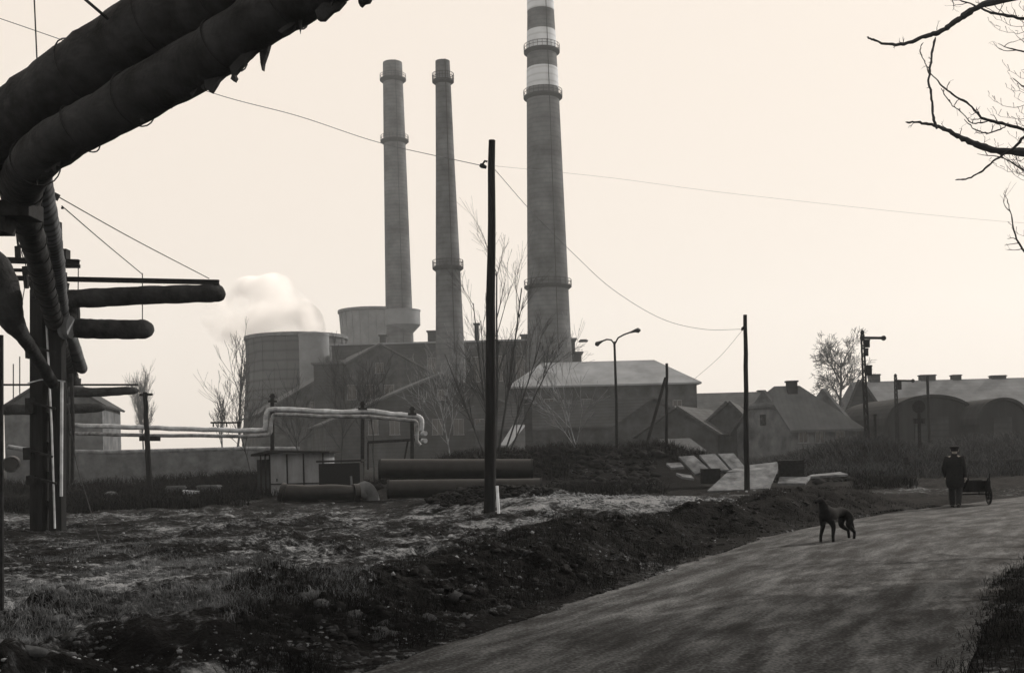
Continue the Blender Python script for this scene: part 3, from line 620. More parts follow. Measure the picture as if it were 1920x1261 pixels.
# two storey house
def house():
    Y = 106; root = thing('house', 'two storey house with a steep tiled roof and half hipped gable', 'house', (XY(1500, Y), Y, 0))
    off = .6
    xl, xr = XY(1482, Y) + .25, XY(1603, Y) + .25
    ze, zr = ZZ(1540, 799, Y), ZZ(1500, 727, Y + 4)
    sk = Vector((-2.6, 8.2, 0))            # the gable wall turns away to the left
    fl, fr = Vector((xl, Y, 0)), Vector((xr, Y, 0)); bl, br = fl + sk + Vector((-1.2, 0, 0)), fr + sk + Vector((-1.2, 0, 0))
    m = MB(); m.prism([fl + Vector((0, 0, -2)), fr + Vector((0, 0, -2)), fr + Vector((0, 0, ze)), fl + Vector((0, 0, ze))], bl - fl)
    ml, mr = (fl + bl) / 2, (fr + br) / 2
    m.add([fl + Vector((0, 0, ze)), bl + Vector((0, 0, ze)), ml + Vector((0, 0, zr - .1)), fl + Vector((.3, 0, ze)), bl + Vector((.3, 0, ze)), ml + Vector((.3, 0, zr - .1))], [(0, 1, 2), (3, 5, 4), (0, 3, 4, 1), (1, 4, 5, 2), (2, 5, 3, 0)])
    m.add([fr + Vector((0, 0, ze)), br + Vector((0, 0, ze)), mr + Vector((0, 0, zr - .1)), fr + Vector((-.3, 0, ze)), br + Vector((-.3, 0, ze)), mr + Vector((-.3, 0, zr - .1))], [(0, 1, 2), (3, 5, 4), (0, 3, 4, 1), (1, 4, 5, 2), (2, 5, 3, 0)])
    part(m, 'wall', MT['render_pale'], root)
    o = Vector((.5, 0, 0)); u = Vector((.12, -.6, -.55)); v = Vector((-.2, .6, -.55)); t = Vector((0, 0, .25))
    Z = lambda p, z: p + Vector((0, 0, z))
    m = MB()
    hl, hr = Z(ml, zr) + Vector((1.2, 0, 0)), Z(mr, zr) - Vector((2.6, 0, 0))
    k = .42   # half hip
    Ll, Lf, Lb = Z(ml, zr), Z(fl, ze) - o + u, Z(bl, ze) - o + v
    Lf2 = Ll.lerp(Lf, k) ; Lb2 = Ll.lerp(Lb, k); Rf, Rb = Z(fr, ze) + o + u, Z(br, ze) + o + v
    vs = [hl, hr, Lf2, Lf, Rf, Lb2, Lb, Rb]; vs = vs + [p + t for p in vs]
    m.add(vs, [(8, 10, 11, 12, 9), (8, 9, 15, 14, 13), (8, 13, 10), (9, 12, 15), (0, 1, 4, 3, 2), (0, 5, 6, 7, 1), (0, 2, 5), (1, 7, 4), (2, 3, 11, 10), (3, 4, 12, 11), (4, 7, 15, 12), (7, 6, 14, 15), (6, 5, 13, 14), (5, 2, 10, 13)])
    ro = part(m, 'roof', MT['roof'], root)
    p = P(1484, 715, Y + 3.6); c = MB(); c.box((p.x, p.y, p.z - 1.0), (1.0, .8, 2.0)); c.box((p.x, p.y, p.z), (1.2, 1.0, .16)); part(c, 'chimney', MT['brick2'], ro)
    for px, py in ((1506, 818), (1537, 818), (1575, 820), (1506, 852), (1537, 852)):
        q = P(px, py, Y); window(None, root, q.x, q.z, .9, 1.25, Y - .03)
    g = MB(); d = (bl - fl).normalized(); nn = Vector((-d.y, d.x, 0)) * 1
    c0 = ml + Vector((0, 0, ze + .9)) + nn * .04
    g.prism([c0 - d * .45 + Vector((0, 0, -.55)), c0 + d * .45 + Vector((0, 0, -.55)), c0 + d * .45 + Vector((0, 0, .55)), c0 - d * .45 + Vector((0, 0, .55))], nn * .05); part(g, 'gable_window', MT['glass'], root)
house()
gable('outbuilding', 'dark steep gable standing right behind the two storey house', 1588, 1652, 712, 770, 132, 10, MT['brick2'], MT['roof_dark'], apex=1612, dirx=3)
sidehall('barrack_block', 'long barrack roof with four wide chimneys along the right edge', 1622, 2120, 712, 790, 145, 16, MT['render'], MT['roof_mid'], 10, 0, chims=[(1630, 1649, 701), (1725, 1753, 702), (1785, 1801, 702), (1858, 1885, 703), (2000, 2020, 703)])
def barrel(label, px0, px1, pyt, pyb, Y, depth):
    x0, x1 = XY(px0, Y) + .8, XY(px1, Y) + .8; zt, ze = ZZ((px0 + px1) / 2, pyt, Y), ZZ((px0 + px1) / 2, pyb, Y)
    c = (x0 + x1) / 2; hw = (x1 - x0) / 2; root = thing('barrel_roofed_shed', label, 'shed', (c, Y, 0), 'barrel roofed sheds')
    arc = [(c + hw * math.cos(a), Y, ze + (zt - ze) * math.sin(a) ** .8) for a in np.linspace(math.pi, 0, 19)]
    m = MB(); m.prism([(x0, Y, -1)] + arc + [(x1, Y, -1)], (0, depth, 0)); part(m, 'wall', MT['shed_dark'], root)
    arc2 = [(c + (hw + .3) * math.cos(a), Y - .4, ze + (zt - ze + .3) * math.sin(a) ** .8) for a in np.linspace(math.pi, 0, 19)]
    arc3 = [(c + (hw + .05) * math.cos(a), Y - .4, ze + (zt - ze + .05) * math.sin(a) ** .8) for a in np.linspace(0, math.pi, 19)]
    m = MB(); n = 19
    A = arc2 + list(reversed(arc3)); B = [(x, y + depth + .8, z) for x, y, z in A]
    m.add(A + B, [(i, i + 1, 2 * n + i + 1, 2 * n + i) for i in range(n - 1)] + [(n + i, 2 * n + n + i, 2 * n + n + i + 1, n + i + 1) for i in range(n - 1)] + [(i, n + i, n + i + 1, i + 1) for i in range(n - 1)] + [(2 * n + i, 2 * n + i + 1, 3 * n + i + 1, 3 * n + i) for i in range(n - 1)])
    part(m, 'roof', MT['shed_dark'], root, smooth=False)
    g = MB(); g.box((c, Y - .05, ze - .6), (hw * .8, .1, 2.6)); part(g, 'door', MT['brick2'], root)
barrel('larger dark barrel roofed shed below the long barrack roof', 1652, 1812, 745, 795, 108, 16)
barrel('smaller barrel roofed shed at the right edge of the photo', 1822, 1908, 751, 795, 104, 12)
flatbox('store', 'low flat store right of the smaller barrel roofed shed', 1900, 2050, 772, 110, 8, MT['render'], MT['roof_dark'])
# low dark wall at the far side of the road
m = MB(); a, b = P(1800, 0, 58), P(2200, 0, 55); root = thing('low_wall', 'low dark wall across the road end at the right', 'wall', (XY(1880, 58), 58, 0))
ax, bx = XY(1815, 56), XY(2250, 54)
m.bar((ax, 56, .1), (bx, 54, .1), .3, 1.5); part(m, 'wall_body', MT['brick2'], root)
m = MB(); m.bar((ax - .05, 56, .89), (bx + .05, 54, .89), .4, .08); part(m, 'coping', MT['render'], root)
# left building
lb = gable('gabled_building', 'gabled building at the far left behind the pipe column', 8, 192, 706, 762, 125, 14, MT['render_pale'], MT['roof_dark'], apex=100, dirx=-3)[0]
for px, pt, pb in ((25, 682, 730), (37, 668, 730)):
    m = MB(); p, q = P(px, pt, 126), P(px, pb + 20, 126); m.tube([q, p], .07, 6); part(m, 'flue_pipe', MT['steel'], lb)
# long wall at the left
m = MB(); root = thing('boundary_wall', 'long grey wall with a pale coping behind the left half of the field', 'wall', (XY(230, 76), 76, 0))
pa = [(12, 74, 838), (60, 75, 846), (200, 76, 849), (460, 80, 842), (560, 82, 842)]
for (a, Ya, ya), (b, Yb, yb) in zip(pa[:-1], pa[1:]):
    A, B = P(a, ya, Ya), P(b, yb, Yb); m.prism([(A.x, A.y, -1), (B.x, B.y, -1), (B.x, B.y, B.z), (A.x, A.y, A.z)], (0, .35, 0))
part(m, 'wall_body', MT['concrete'], root)
m = MB(); m.tube([P(a, y, Y) + Vector((0, .17, .02)) for a, Y, y in pa], .2, 10); part(m, 'coping', MT['slab'], root, smooth=True)
m = MB(); m.tube([P(20, 870, 68), P(24, 868, 72.5)], .52, 20, cap=False); m.tube([P(20, 870, 68), P(24, 868, 72.5)], .44, 20)
tag(m.build('pipe_section', MT['pipe'], smooth=True), 'dark round pipe end leaning against the grey wall at the far left', 'pipe')
# ------------------------------------------------------------------ poles and wires
def wob_pole(p0, p1, r0, r1, rnd, n=14, wob=.012):
    pts = [p0.lerp(p1, i / n) + Vector((rnd.uniform(-wob, wob), rnd.uniform(-wob, wob), 0)) * (1 if 0 < i < n else 0) for i in range(n + 1)]
    return pts, [r0 + (r1 - r0) * i / n for i in range(n + 1)]
rnd = random.Random(5)
b0 = G(918, 962); Yp = b0.y
print('main pole Y', Yp)
top = P(922.5, 263, Yp); b = P(918, 975, Yp)
root = thing('utility_pole', 'tall thick wooden pole in the middle, rising out of a dark earth heap', 'pole', (b.x, Yp, b.z), 'wooden utility poles')
pts, rr = wob_pole(b, top, 11.5 / F * Yp, 6.3 / F * Yp, rnd); m = MB(); m.tube(pts, rr, 12, jit=.05, rnd=rnd); part(m, 'post', MT['pole'], root, smooth=True)
m = MB(); q = P(914, 303, Yp); m.tube([q, P(909, 302, Yp), P(905, 308, Yp), P(907, 312, Yp)], .03, 6)
br_ = part(m, 'insulator_bracket', MT['steel'], root); m = MB(); m.tube([P(900, 309, Yp), P(904, 311, Yp), P(912, 314, Yp)], [.05, .07, .04], 8); part(m, 'insulator', MT['steel'], br_)
m = MB(); m.tube([P(932, 910, Yp - .5), P(935, 962, Yp - .5)], .038, 8)
tag(m.build('marker_post', MT['white'], smooth=True), 'short white post leaning at the foot of the tall middle pole', 'post')
def mid_pole(label, px_t, py_t, px_b, py_b, r0, r1, Y):
    b, t = P(px_b, py_b, Y), P(px_t, py_t, Y); root = thing('utility_pole', label, 'pole', tuple(b), 'wooden utility poles')
    pts, rr = wob_pole(b, t, r0 / F * Y, r1 / F * Y, rnd, wob=.02); m = MB(); m.tube(pts, rr, 10, jit=.04, rnd=rnd); part(m, 'post', MT['pole'], root, smooth=True); return root
r_ = mid_pole('wooden pole rising from the leaning concrete slabs', 1397, 590, 1401, 925, 5.6, 3.6, 43.5)
m = MB(); m.tube([P(1396, 612, 43.5), P(1392, 615, 43.5), P(1391, 619, 43.5)], .05, 6); part(m, 'insulator', MT['steel'], r_)
r_ = mid_pole('dark pole with a slanting brace behind the double street lamp', 1250, 681, 1250, 862, 3.2, 2.6, 62)
m = MB(); m.tube([P(1248, 708, 61.8), P(1205, 860, 60)], .09, 8); part(m, 'brace', MT['pole'], r_)
r_ = mid_pole('stout pole carrying the thin bright pipes at the left', 272, 735, 282, 940, 6.0, 4.2, 58)
m = MB(); m.bar(P(262, 740, 58), P(286, 739, 58), .12); part(m, 'crossarm', MT['pole'], r_)
m = MB(); m.bar(P(262, 822, 58.2), P(300, 822, 58.2), .2, .25); part(m, 'saddle', MT['steel'], r_)
mid_pole('thin pole among the railway signals', 1739, 704, 1743, 850, 3.2, 2.4, 92)
m = MB(); m.tube([P(2, 628, 12.4), P(3, 1196, 12.4)], .028, 8); tag(m.build('steel_post', MT['steel'], smooth=True), 'thin dark post running down the left edge of the photo', 'post')
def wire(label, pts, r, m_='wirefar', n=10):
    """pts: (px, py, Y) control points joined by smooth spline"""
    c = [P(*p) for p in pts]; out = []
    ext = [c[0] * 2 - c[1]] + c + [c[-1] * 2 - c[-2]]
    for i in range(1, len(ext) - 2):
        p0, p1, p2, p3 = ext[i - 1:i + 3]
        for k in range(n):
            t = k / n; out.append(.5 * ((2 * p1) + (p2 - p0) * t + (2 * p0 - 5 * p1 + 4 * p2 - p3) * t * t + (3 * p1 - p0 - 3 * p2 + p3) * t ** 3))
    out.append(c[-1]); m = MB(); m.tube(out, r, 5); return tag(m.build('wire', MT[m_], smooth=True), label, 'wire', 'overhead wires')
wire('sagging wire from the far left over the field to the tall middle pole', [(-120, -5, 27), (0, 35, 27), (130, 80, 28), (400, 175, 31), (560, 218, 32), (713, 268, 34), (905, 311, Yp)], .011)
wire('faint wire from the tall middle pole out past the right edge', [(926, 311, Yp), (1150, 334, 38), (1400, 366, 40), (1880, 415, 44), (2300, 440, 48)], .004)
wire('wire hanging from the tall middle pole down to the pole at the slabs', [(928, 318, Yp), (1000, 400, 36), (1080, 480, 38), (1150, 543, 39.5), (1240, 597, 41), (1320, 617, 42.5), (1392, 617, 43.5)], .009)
wire('thin stay falling left from the pole at the slabs', [(1392, 619, 43.5), (1350, 668, 46), (1300, 712, 50)], .007)
# street lamp
def street_lamp():
    Y = 60; root = thing('street_lamp', 'double armed street lamp in front of the hipped roof', 'street lamp', tuple(P(1157, 870, Y)))
    m = MB(); m.tube([P(1157, 870, Y), P(1156, 760, Y), P(1152, 640, Y)], [.1, .085, .06], 8); part(m, 'mast', MT['steel'], root, smooth=True)
    for pts, hd in (([(1152, 655), (1153, 644), (1159, 633), (1170, 627), (1184, 622)], [(1182, 623), (1190, 620), (1197, 619), (1201, 618.5)]), ([(1152, 655), (1151, 643), (1146, 637), (1138, 636), (1127, 640)], [(1130, 639), (1124, 642), (1119, 645), (1116, 646.5)])):
        m = MB(); m.tube([P(a, b, Y) for a, b in pts], .045, 6); part(m, 'arm', MT['steel'], root, smooth=True)
        m = MB(); m.tube([P(a, b, Y) for a, b in hd], [.05, .09, .15, .05], 10); part(m, 'lamp_head', MT['lampglass'], root, smooth=True)
street_lamp()
# railway signals
def signal(label, Y, mast, arm=None, disc=None, extras=()):
    (tx, ty), (bx, by), hw = mast; root = thing('railway_signal', label, 'railway signal', tuple(P(bx, by, Y)), 'railway signals')
    m = MB(); w0 = hw / F * Y
    p0, p1 = P(bx, by, Y), P(tx, ty, Y)
    for i in (-1, 1):
        for j in (-1, 1): m.bar(p0 + Vector((i * w0, j * w0, 0)), p1 + Vector((i * w0 * .6, j * w0 * .6, 0)), w0 * .45)
    n = 18
    for k in range(n):
        a, b = p0.lerp(p1, k / n), p0.lerp(p1, (k + 1) / n); s = 1 if k % 2 else -1
        for j in (-1, 1):
            m.bar(a + Vector((-s * w0 * .9, j * w0 * .8, 0)), b + Vector((s * w0 * .9, j * w0 * .8, 0)), w0 * .3)
            m.bar(a + Vector((j * w0 * .8, -s * w0 * .8, 0)), b + Vector((j * w0 * .8, s * w0 * .8, 0)), w0 * .3)
    part(m, 'lattice_mast', MT['steel'], root)
    m = MB(); q = p1; m.lathe((q.x, q.y, q.z), [(w0 * .9, 0), (w0 * 1.1, w0 * 1.6), (w0 * .7, w0 * 2.4), (w0 * .2, w0 * 2.8)], 10); part(m, 'finial', MT['steel'], root)
    if arm:
        (ax, ay), (cx, cy), r = arm; a, c = P(ax, ay, Y - .3), P(cx, cy, Y - .3); m = MB(); wd = r / F * Y
        m.bar(a, c, .05, wd * 1.1); d = 18
        m.prism([c + Vector((wd * 1.05 * math.cos(t), 0, wd * 1.05 * math.sin(t))) for t in np.linspace(0, 2 * math.pi, d + 1)[:-1]], (0, .05, 0))
        m.prism([a + Vector((wd * .9 * math.cos(t), -.06, wd * .9 * math.sin(t))) for t in np.linspace(0, 2 * math.pi, d + 1)[:-1]], (0, .05, 0))
        part(m, 'semaphore_arm', MT['steel'], root)
    if disc:
        (cx, cy), r = disc; c = P(cx, cy, Y - .25); wd = r / F * Y; m = MB()
        m.prism([c + Vector((wd * math.cos(t), 0, wd * math.sin(t))) for t in np.linspace(0, 2 * math.pi, 25)[:-1]], (0, .06, 0)); part(m, 'signal_disc', MT['steel'], root)
    for cx, cy, wx, wz, nm in extras:
        c = P(cx, cy, Y - .15); m = MB(); X, Z = wx / F * Y, wz / F * Y
        m.box(c, (X, X, Z)); m.box(c + Vector((0, 0, Z / 2 + .04)), (X * 1.15, X * 1.15, .08)); m.box(c + Vector((0, -X * .5 - .02, 0)), (X * .5, .06, Z * .5)); part(m, nm, MT['steel'], root)
signal('tall lattice railway signal with its arm out, right of the house', 64, ((1617, 628), (1629, 895), 3.6), arm=((1616, 633), (1657, 633.5), 4.5), extras=((1625, 645, 9, 12, 'lantern'), (1629, 695, 9, 16, 'lantern'), (1625, 661, 5, 12, 'relay_box')))
signal('second railway signal with a shorter arm, left of the thin pole', 84, ((1679, 708), (1684, 872), 2.8), arm=((1679, 713), (1712, 713.5), 3.2), extras=((1685, 722, 8, 16, 'lantern'),))
signal('short railway signal with a round disc between two masts', 62, ((1723, 775), (1726, 884), 2.4), disc=((1723, 762), 12), extras=((1717, 790, 6, 7, 'lantern'), (1731, 790, 5, 7, 'lantern')))
# small stake among them
m = MB(); m.bar(P(1640, 780, 66), P(1642, 870, 66), .14); m.box(P(1640, 778, 66), (.2, .2, .12)); tag(m.build('track_post', MT['steel']), 'thin short post just right of the tall railway signal', 'post')
m = MB(); m.bar(P(1698, 860, 55), P(1697, 935, 55), .12); m.box(P(1698, 864, 55), (.2, .2, .4)); tag(m.build('track_post', MT['steel']), 'dark stump post below the short disc signal', 'post')
# ------------------------------------------------------------------ elevated pipes at left
def spl(c, n=8):
    c = [Vector(p) for p in c]; ext = [c[0] * 2 - c[1]] + c + [c[-1] * 2 - c[-2]]; out = []
    for i in range(1, len(ext) - 2):
        p0, p1, p2, p3 = ext[i - 1:i + 3]
        for k in range(n):
            t = k / n; out.append(.5 * ((2 * p1) + (p2 - p0) * t + (2 * p0 - 5 * p1 + 4 * p2 - p3) * t * t + (3 * p1 - p0 - 3 * p2 + p3) * t ** 3))
    return out + [c[-1]]
def lagged(pts, radii, name, label, material, seed, n=22, parent=None, group='insulated overhead pipes', dens=5, jit=.07):
    """a pipe wrapped in lumpy lagging, with sagging folds between the binding wires"""
    rg = random.Random(seed); c = spl(pts, dens * 2)
    rr = np.interp(np.linspace(0, 1, len(c)), np.linspace(0, 1, len(radii)), radii)
    # subdivide evenly
    cc = []; r2 = []
    for i in range(len(c) - 1):
        k = max(1, int((c[i + 1] - c[i]).length / .10))
        for j in range(k): cc.append(c[i].lerp(c[i + 1], j / k)); r2.append(rr[i] + (rr[i + 1] - rr[i]) * j / k)
    cc.append(c[-1]); r2.append(rr[-1])
    m = MB(); s = 0; rad = []
    for i, p in enumerate(cc):
        s += .1; rad.append(float(r2[i]) * (1 + .03 * math.sin(s * 2 * math.pi / 1.1 + seed) ** 8 * -1.6 + jit * float(vnoise(np.array([s * 2.2]), np.array([seed * 1.7]), 3)[0])))
    m.tube(cc, rad, n)
    # lumps
    vs = []
    for k, v in enumerate(m.v):
        i = min(k // n, len(cc) - 1); c0 = cc[i]; d = Vector(v) - c0
        a = (k % n) / n * 6.28; q = 1 + .12 * float(vnoise(np.array([i * .22]), np.array([a * 1.1 + seed]), 7)[0]) + .06 * float(vnoise(np.array([i * .8]), np.array([a * 3 + seed]), 8)[0])
        vs.append(tuple(c0 + d * q))
    m.v = vs
    return m, cc, rad
def flap(p, pts, th, name='torn_lagging'):
    """ragged hanging sheet of lagging; pts in (px,py) at depth p"""
    m = MB(); m.prism([P(a, b, p) for a, b in pts], (0.02, th, 0)); return m
# lower overhead pipe: from upper right, to the elbow at left, then away
def Yc(px): return 14.6 - (px / 640) * 3.0       # depth of the crossing pipes over the road
low = [P(900, -190, Yc(900)), P(640, -58, Yc(640)), P(500, 28, Yc(500)), P(380, 112, Yc(380)), P(200, 214, Yc(200)), P(95, 276, Yc(95)), P(50, 325, 14.9), P(40, 362, 15.9), P(46, 400, 16.9), P(58, 440, 18.2), P(82, 530, 23.2), P(101, 600, 29), P(118, 660, 38), P(136, 712, 50)]
m, cc, rad = lagged(low, [.31, .31, .31, .32, .32, .31, .30, .29, .24, .22, .22, .22, .24, .28], '', '', None, 3)
root = thing('insulated_pipe', 'lower of the two huge lagged pipes crossing overhead, bending down and away at the left', 'pipe', tuple(low[5]), 'insulated overhead pipes')
part(m, 'lagging', MT['wrap'], root, smooth=True)
for pts in ([(383, 148), (384, 164), (395, 174), (404, 160), (416, 138), (400, 130)], [(430, 125), (434, 142), (432, 148), (438, 153), (442, 146), (439, 140), (470, 104), (486, 92), (488, 118), (491, 132), (493, 118), (500, 98), (506, 76), (470, 84), (446, 108)],
            [(590, 20), (596, 38), (606, 38), (622, 22), (632, 18), (646, 2), (640, -10), (606, 4)], [(668, -20), (672, 6), (675, 12), (681, 6), (690, 4), (700, -14)], [(520, 58), (528, 62), (560, 40), (590, 26), (580, 14)]):
    Yf = Yc(sum(p[0] for p in pts) / len(pts)) - .05
    part(flap(Yf, pts, .05), 'torn_lagging', MT['wrap'], root)
def binders(cc, rad, root, seed, step=9, k0=4, mt='steel'):
    rg = random.Random(seed); i = k0
    while i < len(cc) - 2:
        c = cc[i]; d = (cc[i + 1] - cc[i - 1]).normalized(); d = (d + Vector((rg.uniform(-.1, .1), rg.uniform(-.1, .1), rg.uniform(-.1, .1)))).normalized(); u = d.cross(Vector((0, 0, 1))).normalized(); v = d.cross(u); m = MB()
        m.tube([c + (u * math.cos(a) + v * math.sin(a)) * (rad[i] * 1.05 + .008) for a in np.linspace(0, 2 * math.pi, 25)], .010, 5, cap=False); part(m, 'binding_band', MT[mt], root); i += step + rg.randrange(-2, 4)
binders(cc, rad, root, 1)
rgf = random.Random(77)
for k in range(26):          # torn strips of lagging hanging under the pipe
    i = rgf.randrange(6, 62); c = cc[i] + Vector((0, -.05, -rad[i] * .92)); m = MB(); w_ = rgf.uniform(.03, .12); h_ = rgf.uniform(.04, .2) * (1.3 if i < 30 else .5); d = (cc[i + 1] - cc[i - 1]).normalized()
    m.prism([c - d * w_ + Vector((0, 0, .08)), c + d * w_ + Vector((0, 0, .08)), c + d * w_ * .5 + Vector((0, 0, -h_ * .5)), c + d * rgf.uniform(-.05, .05) + Vector((0, 0, -h_)), c - d * w_ * .6 + Vector((0, 0, -h_ * .35))], (0, .025, 0)); part(m, 'torn_lagging', MT['wrap'], root)
up = [P(640, -160, Yc(640) + .3), P(430, -30, Yc(430) + .3), P(300, 44, Yc(300) + .3), P(180, 118, Yc(180) + .3), P(60, 198, Yc(60) + .3), P(0, 246, Yc(0) + .3), P(-80, 310, Yc(-80) + .3), P(-200, 390, 16.4)]
m, cc, rad = lagged(up, [.47, .47, .46, .44, .43, .42, .38, .34], '', '', None, 8)
root = thing('insulated_pipe', 'upper of the two huge lagged pipes crossing overhead in the top left corner', 'pipe', tuple(up[4]), 'insulated overhead pipes')
part(m, 'lagging', MT['wrap'], root, smooth=True)
for pts in ([(140, 60), (141, 82), (160, 90), (172, 70), (155, 60)], [(104, 100), (108, 106), (128, 110), (140, 96), (133, 82), (128, 92), (112, 97)]):
    part(flap(Yc(140), pts, .12), 'torn_lagging', MT['wrap'], root)
binders(cc, rad, root, 2)
# pale ribbed second receding pipe
p2 = [P(72, 330, 17.5), P(84, 390, 19), P(95, 440, 20.5), P(107, 520, 25), P(118, 600, 31), P(134, 640, 37), P(146, 672, 42), P(153, 690, 46)]
m, cc, rad = lagged(p2, [.2, .2, .2, .2, .2, .24, .24, .24], '', '', None, 12, n=18)
root = thing('insulated_pipe', 'paler ribbed pipe running away at the left beside the dark one', 'pipe', tuple(p2[2]), 'insulated overhead pipes'); part(m, 'lagging', MT['wrap_pale'], root, smooth=True)
def stub(label, pts, radii, seed, Yh, bands=()):
    m, cc, rad = lagged(pts, radii, '', '', None, seed, n=20); root = thing('branch_pipe', label, 'pipe', tuple(pts[0]), 'branch pipes on the left')
    part(m, 'lagging', MT['wrap'], root, smooth=True)
    return root
s1 = stub('upper and longest dark branch pipe sticking out to the right of the column', [P(95, 572, 30), P(120, 562, 30), P(200, 557, 30), P(300, 552, 30), P(395, 550, 30), P(406, 550, 30.3), P(412, 551, 30.6)], [.27, .27, .27, .26, .27, .23, .10], 21, 30)
m = MB(); m.prism([P(404, 540, 30), P(414, 543, 30), P(419, 553, 30), P(415, 550, 30), P(410, 548, 30)], (0, .06, 0)); part(m, 'torn_lagging', MT['wrap'], s1)
stub('short fat branch pipe just under the longest one', [P(95, 610, 30), P(125, 613, 30), P(190, 617, 30), P(262, 617, 30), P(274, 617, 30.3), P(281, 618, 30.6)], [.27, .28, .28, .28, .24, .10], 22, 30)
stub('small dark branch pipe further back along the line', [P(130, 734, 58), P(170, 735, 58), P(225, 733, 58), P(250, 732, 58.3), P(259, 732, 58.8)], [.3, .26, .24, .2, .08], 23, 58)
stub('lowest dark pipe passing behind the column at the left', [P(-60, 768, 55), P(60, 767, 55), P(150, 765, 55), P(186, 764, 55.3), P(194, 765, 55.8)], [.28, .28, .28, .22, .08], 24, 55)
stub('bent dark pipe entering from the left edge behind the column', [P(-60, 470, 25), P(-12, 500, 25), P(12, 560, 25), P(22, 600, 25.3), P(44, 632, 26), P(64, 662, 27), P(100, 720, 29)], [.4, .38, .34, .3, .17, .16, .16], 25, 25)
# hanging beams and stays
def beam(label, a, b, wd, hg, extra=None):
    root = thing('steel_beam', label, 'beam', tuple(a), 'steel beams of the pipe rack'); m = MB(); hh = hg
    m.bar(a, b, wd, hh * .16); up_ = Vector((0, 0, hh * .42))
    m = MB(); m.bar(a + up_, b + up_, wd, hh * .16); m.bar(a - up_, b - up_, wd, hh * .16); m.bar(a, b, wd * .2, hh * .70); part(m, 'girder', MT['steel'], root)
    return root
g1 = beam('long thin beam above the longest branch pipe', P(20, 521, 30), P(411, 529, 30), .12, .13)
for px in (267, 146):
    m = MB(); a, b = (P(267, 512, 30), P(267, 605, 30)) if px == 267 else (P(147, 492, 30), P(146, 600, 30)); m.tube([a, b], .014, 5); part(m, 'hanger_rod', MT['wire'], g1)
beam('short beam crossing the top of the column', P(-40, 486, 27), P(149, 492, 27), .14, .14)
beam('stub of beam between two longer ones at the left edge', P(17, 506, 28), P(60, 507, 28), .10, .08)
beam('thin beam over the small branch pipe further back', P(-20, 721, 57.5), P(259, 721, 57.5), .12, .10)
gb = thing('bracket', 'heavy bracket under the pipe elbow at the left edge', 'bracket', tuple(P(20, 390, 16)))
m = MB(); m.prism([P(-60, 374, 15.6), P(54, 374, 15.6), P(54, 404, 15.6), P(-60, 404, 15.6)], (0, .5, 0)); part(m, 'plate', MT['steel'], gb, bevel=.01)
m = MB(); m.prism([P(-30, 404, 15.65), P(10, 404, 15.65), P(8, 434, 15.65), P(-30, 434, 15.65)], (0, .35, 0)); part(m, 'foot', MT['steel'], gb)
wire('long stay from the bracket to the tip of the top beam', [(104, 366, 22), (250, 448, 26), (392, 522, 30)], .012, 'wire')
wire('shorter stay from the bracket to the middle of the top beam', [(116, 386, 22), (190, 450, 26), (267, 514, 30)], .012, 'wire')
m = MB(); m.box(P(104, 368, 22), (.12, .1, .14), ry=.5); m.box(P(117, 390, 22), (.04, .04, .04)); tag(m.build('insulator', MT['steel']), 'small dark anchor block where the two stays meet', 'insulator')
wire('vertical wire hanging down to the overhead pipes at the top left', [(63, -30, 14.5), (67, 60, 14.5), (71, 150, 14.5)], .010, 'wire')
wire('short thick cable entering the top left corner above the pipes', [(120, -35, 13), (170, 8, 13), (210, 42, 13.4)], .02, 'wire')
for a, b in (((28, 430, 26), (36, 487, 27)), ((40, 420, 26), (46, 487, 27))):
    pass
m = MB(); m.tube([P(30, 425, 27), P(37, 486, 27)], .03, 6); m.tube([P(33, 462, 27), P(34, 484, 27)], .08, 8); m.tube([P(32, 425, 27), P(48, 486, 27)], .02, 5); tag(m.build('hanger', MT['steel']), 'slim hanger rods above the short crossing beam', 'hanger')
m = MB(); m.tube([P(47, 510, 28), P(50, 540, 28)], .07, 8); m.tube([P(46, 540, 28), P(38, 590, 27)], .012, 5); m.tube([P(48, 500, 28), P(49, 515, 28)], .1, 8); tag(m.build('hanger', MT['steel']), 'knobbed hanger below the long thin beam', 'hanger')
# columns
Yk = 30
root = thing('pipe_column', 'massive dark column carrying the pipes at the left', 'column', tuple(P(80, 1000, Yk)))
m = MB()
for x0, x1, y0, y1 in ((58, 92, 545, 1010), (97, 119, 560, 1005)):
    a, b = P((x0 + x1) / 2, y0, Yk), P((x0 + x1) / 2, y1, Yk); m.bar(b, a, (x1 - x0) / F * Yk, .35, up=Vector((1, 0, 0)))
part(m, 'leg', MT['pole'], root)
m = MB()
for i in range(7):
    y = 600 + i * 55; m.bar(P(62, y, Yk + .1), P(115, y + 28, Yk + .1), .12, .2)
part(m, 'bracing', MT['steel'], root)
m = MB(); m.tube([P(87, 605, Yk - .4), P(97, 800, Yk - .4), P(103, 990, Yk - .4)], .03, 6); part(m, 'cable_conduit', MT['zinc'], root)
m = MB(); m.tube([P(116, 715, Yk - .4), P(115, 930, Yk - .4)], .045, 8); part(m, 'downpipe', MT['zinc'], root)
m = MB(); m.box(P(112, 470, Yk) , (.12, .12, 1.6)); m.box(P(117, 530, Yk), (.2, .2, .6)); part(m, 'mast_stub', MT['steel'], root)
for k in range(3):
    m = MB(); y = 690 + k * 0
m = MB(); m.tube([P(52, 718, Yk - .5), P(75, 712, Yk - .5), P(92, 710, Yk - .5), P(122, 715, Yk - .5)], .018, 5); part(m, 'tie_wire', MT['zinc'], root)
root = thing('pipe_column', 'second slimmer pipe column just behind the massive one', 'column', tuple(P(128, 935, 60)))
m = MB(); m.bar(P(127, 940, 60), P(126, 700, 60), .42, .35, up=Vector((1, 0, 0))); part(m, 'leg', MT['pole'], root)
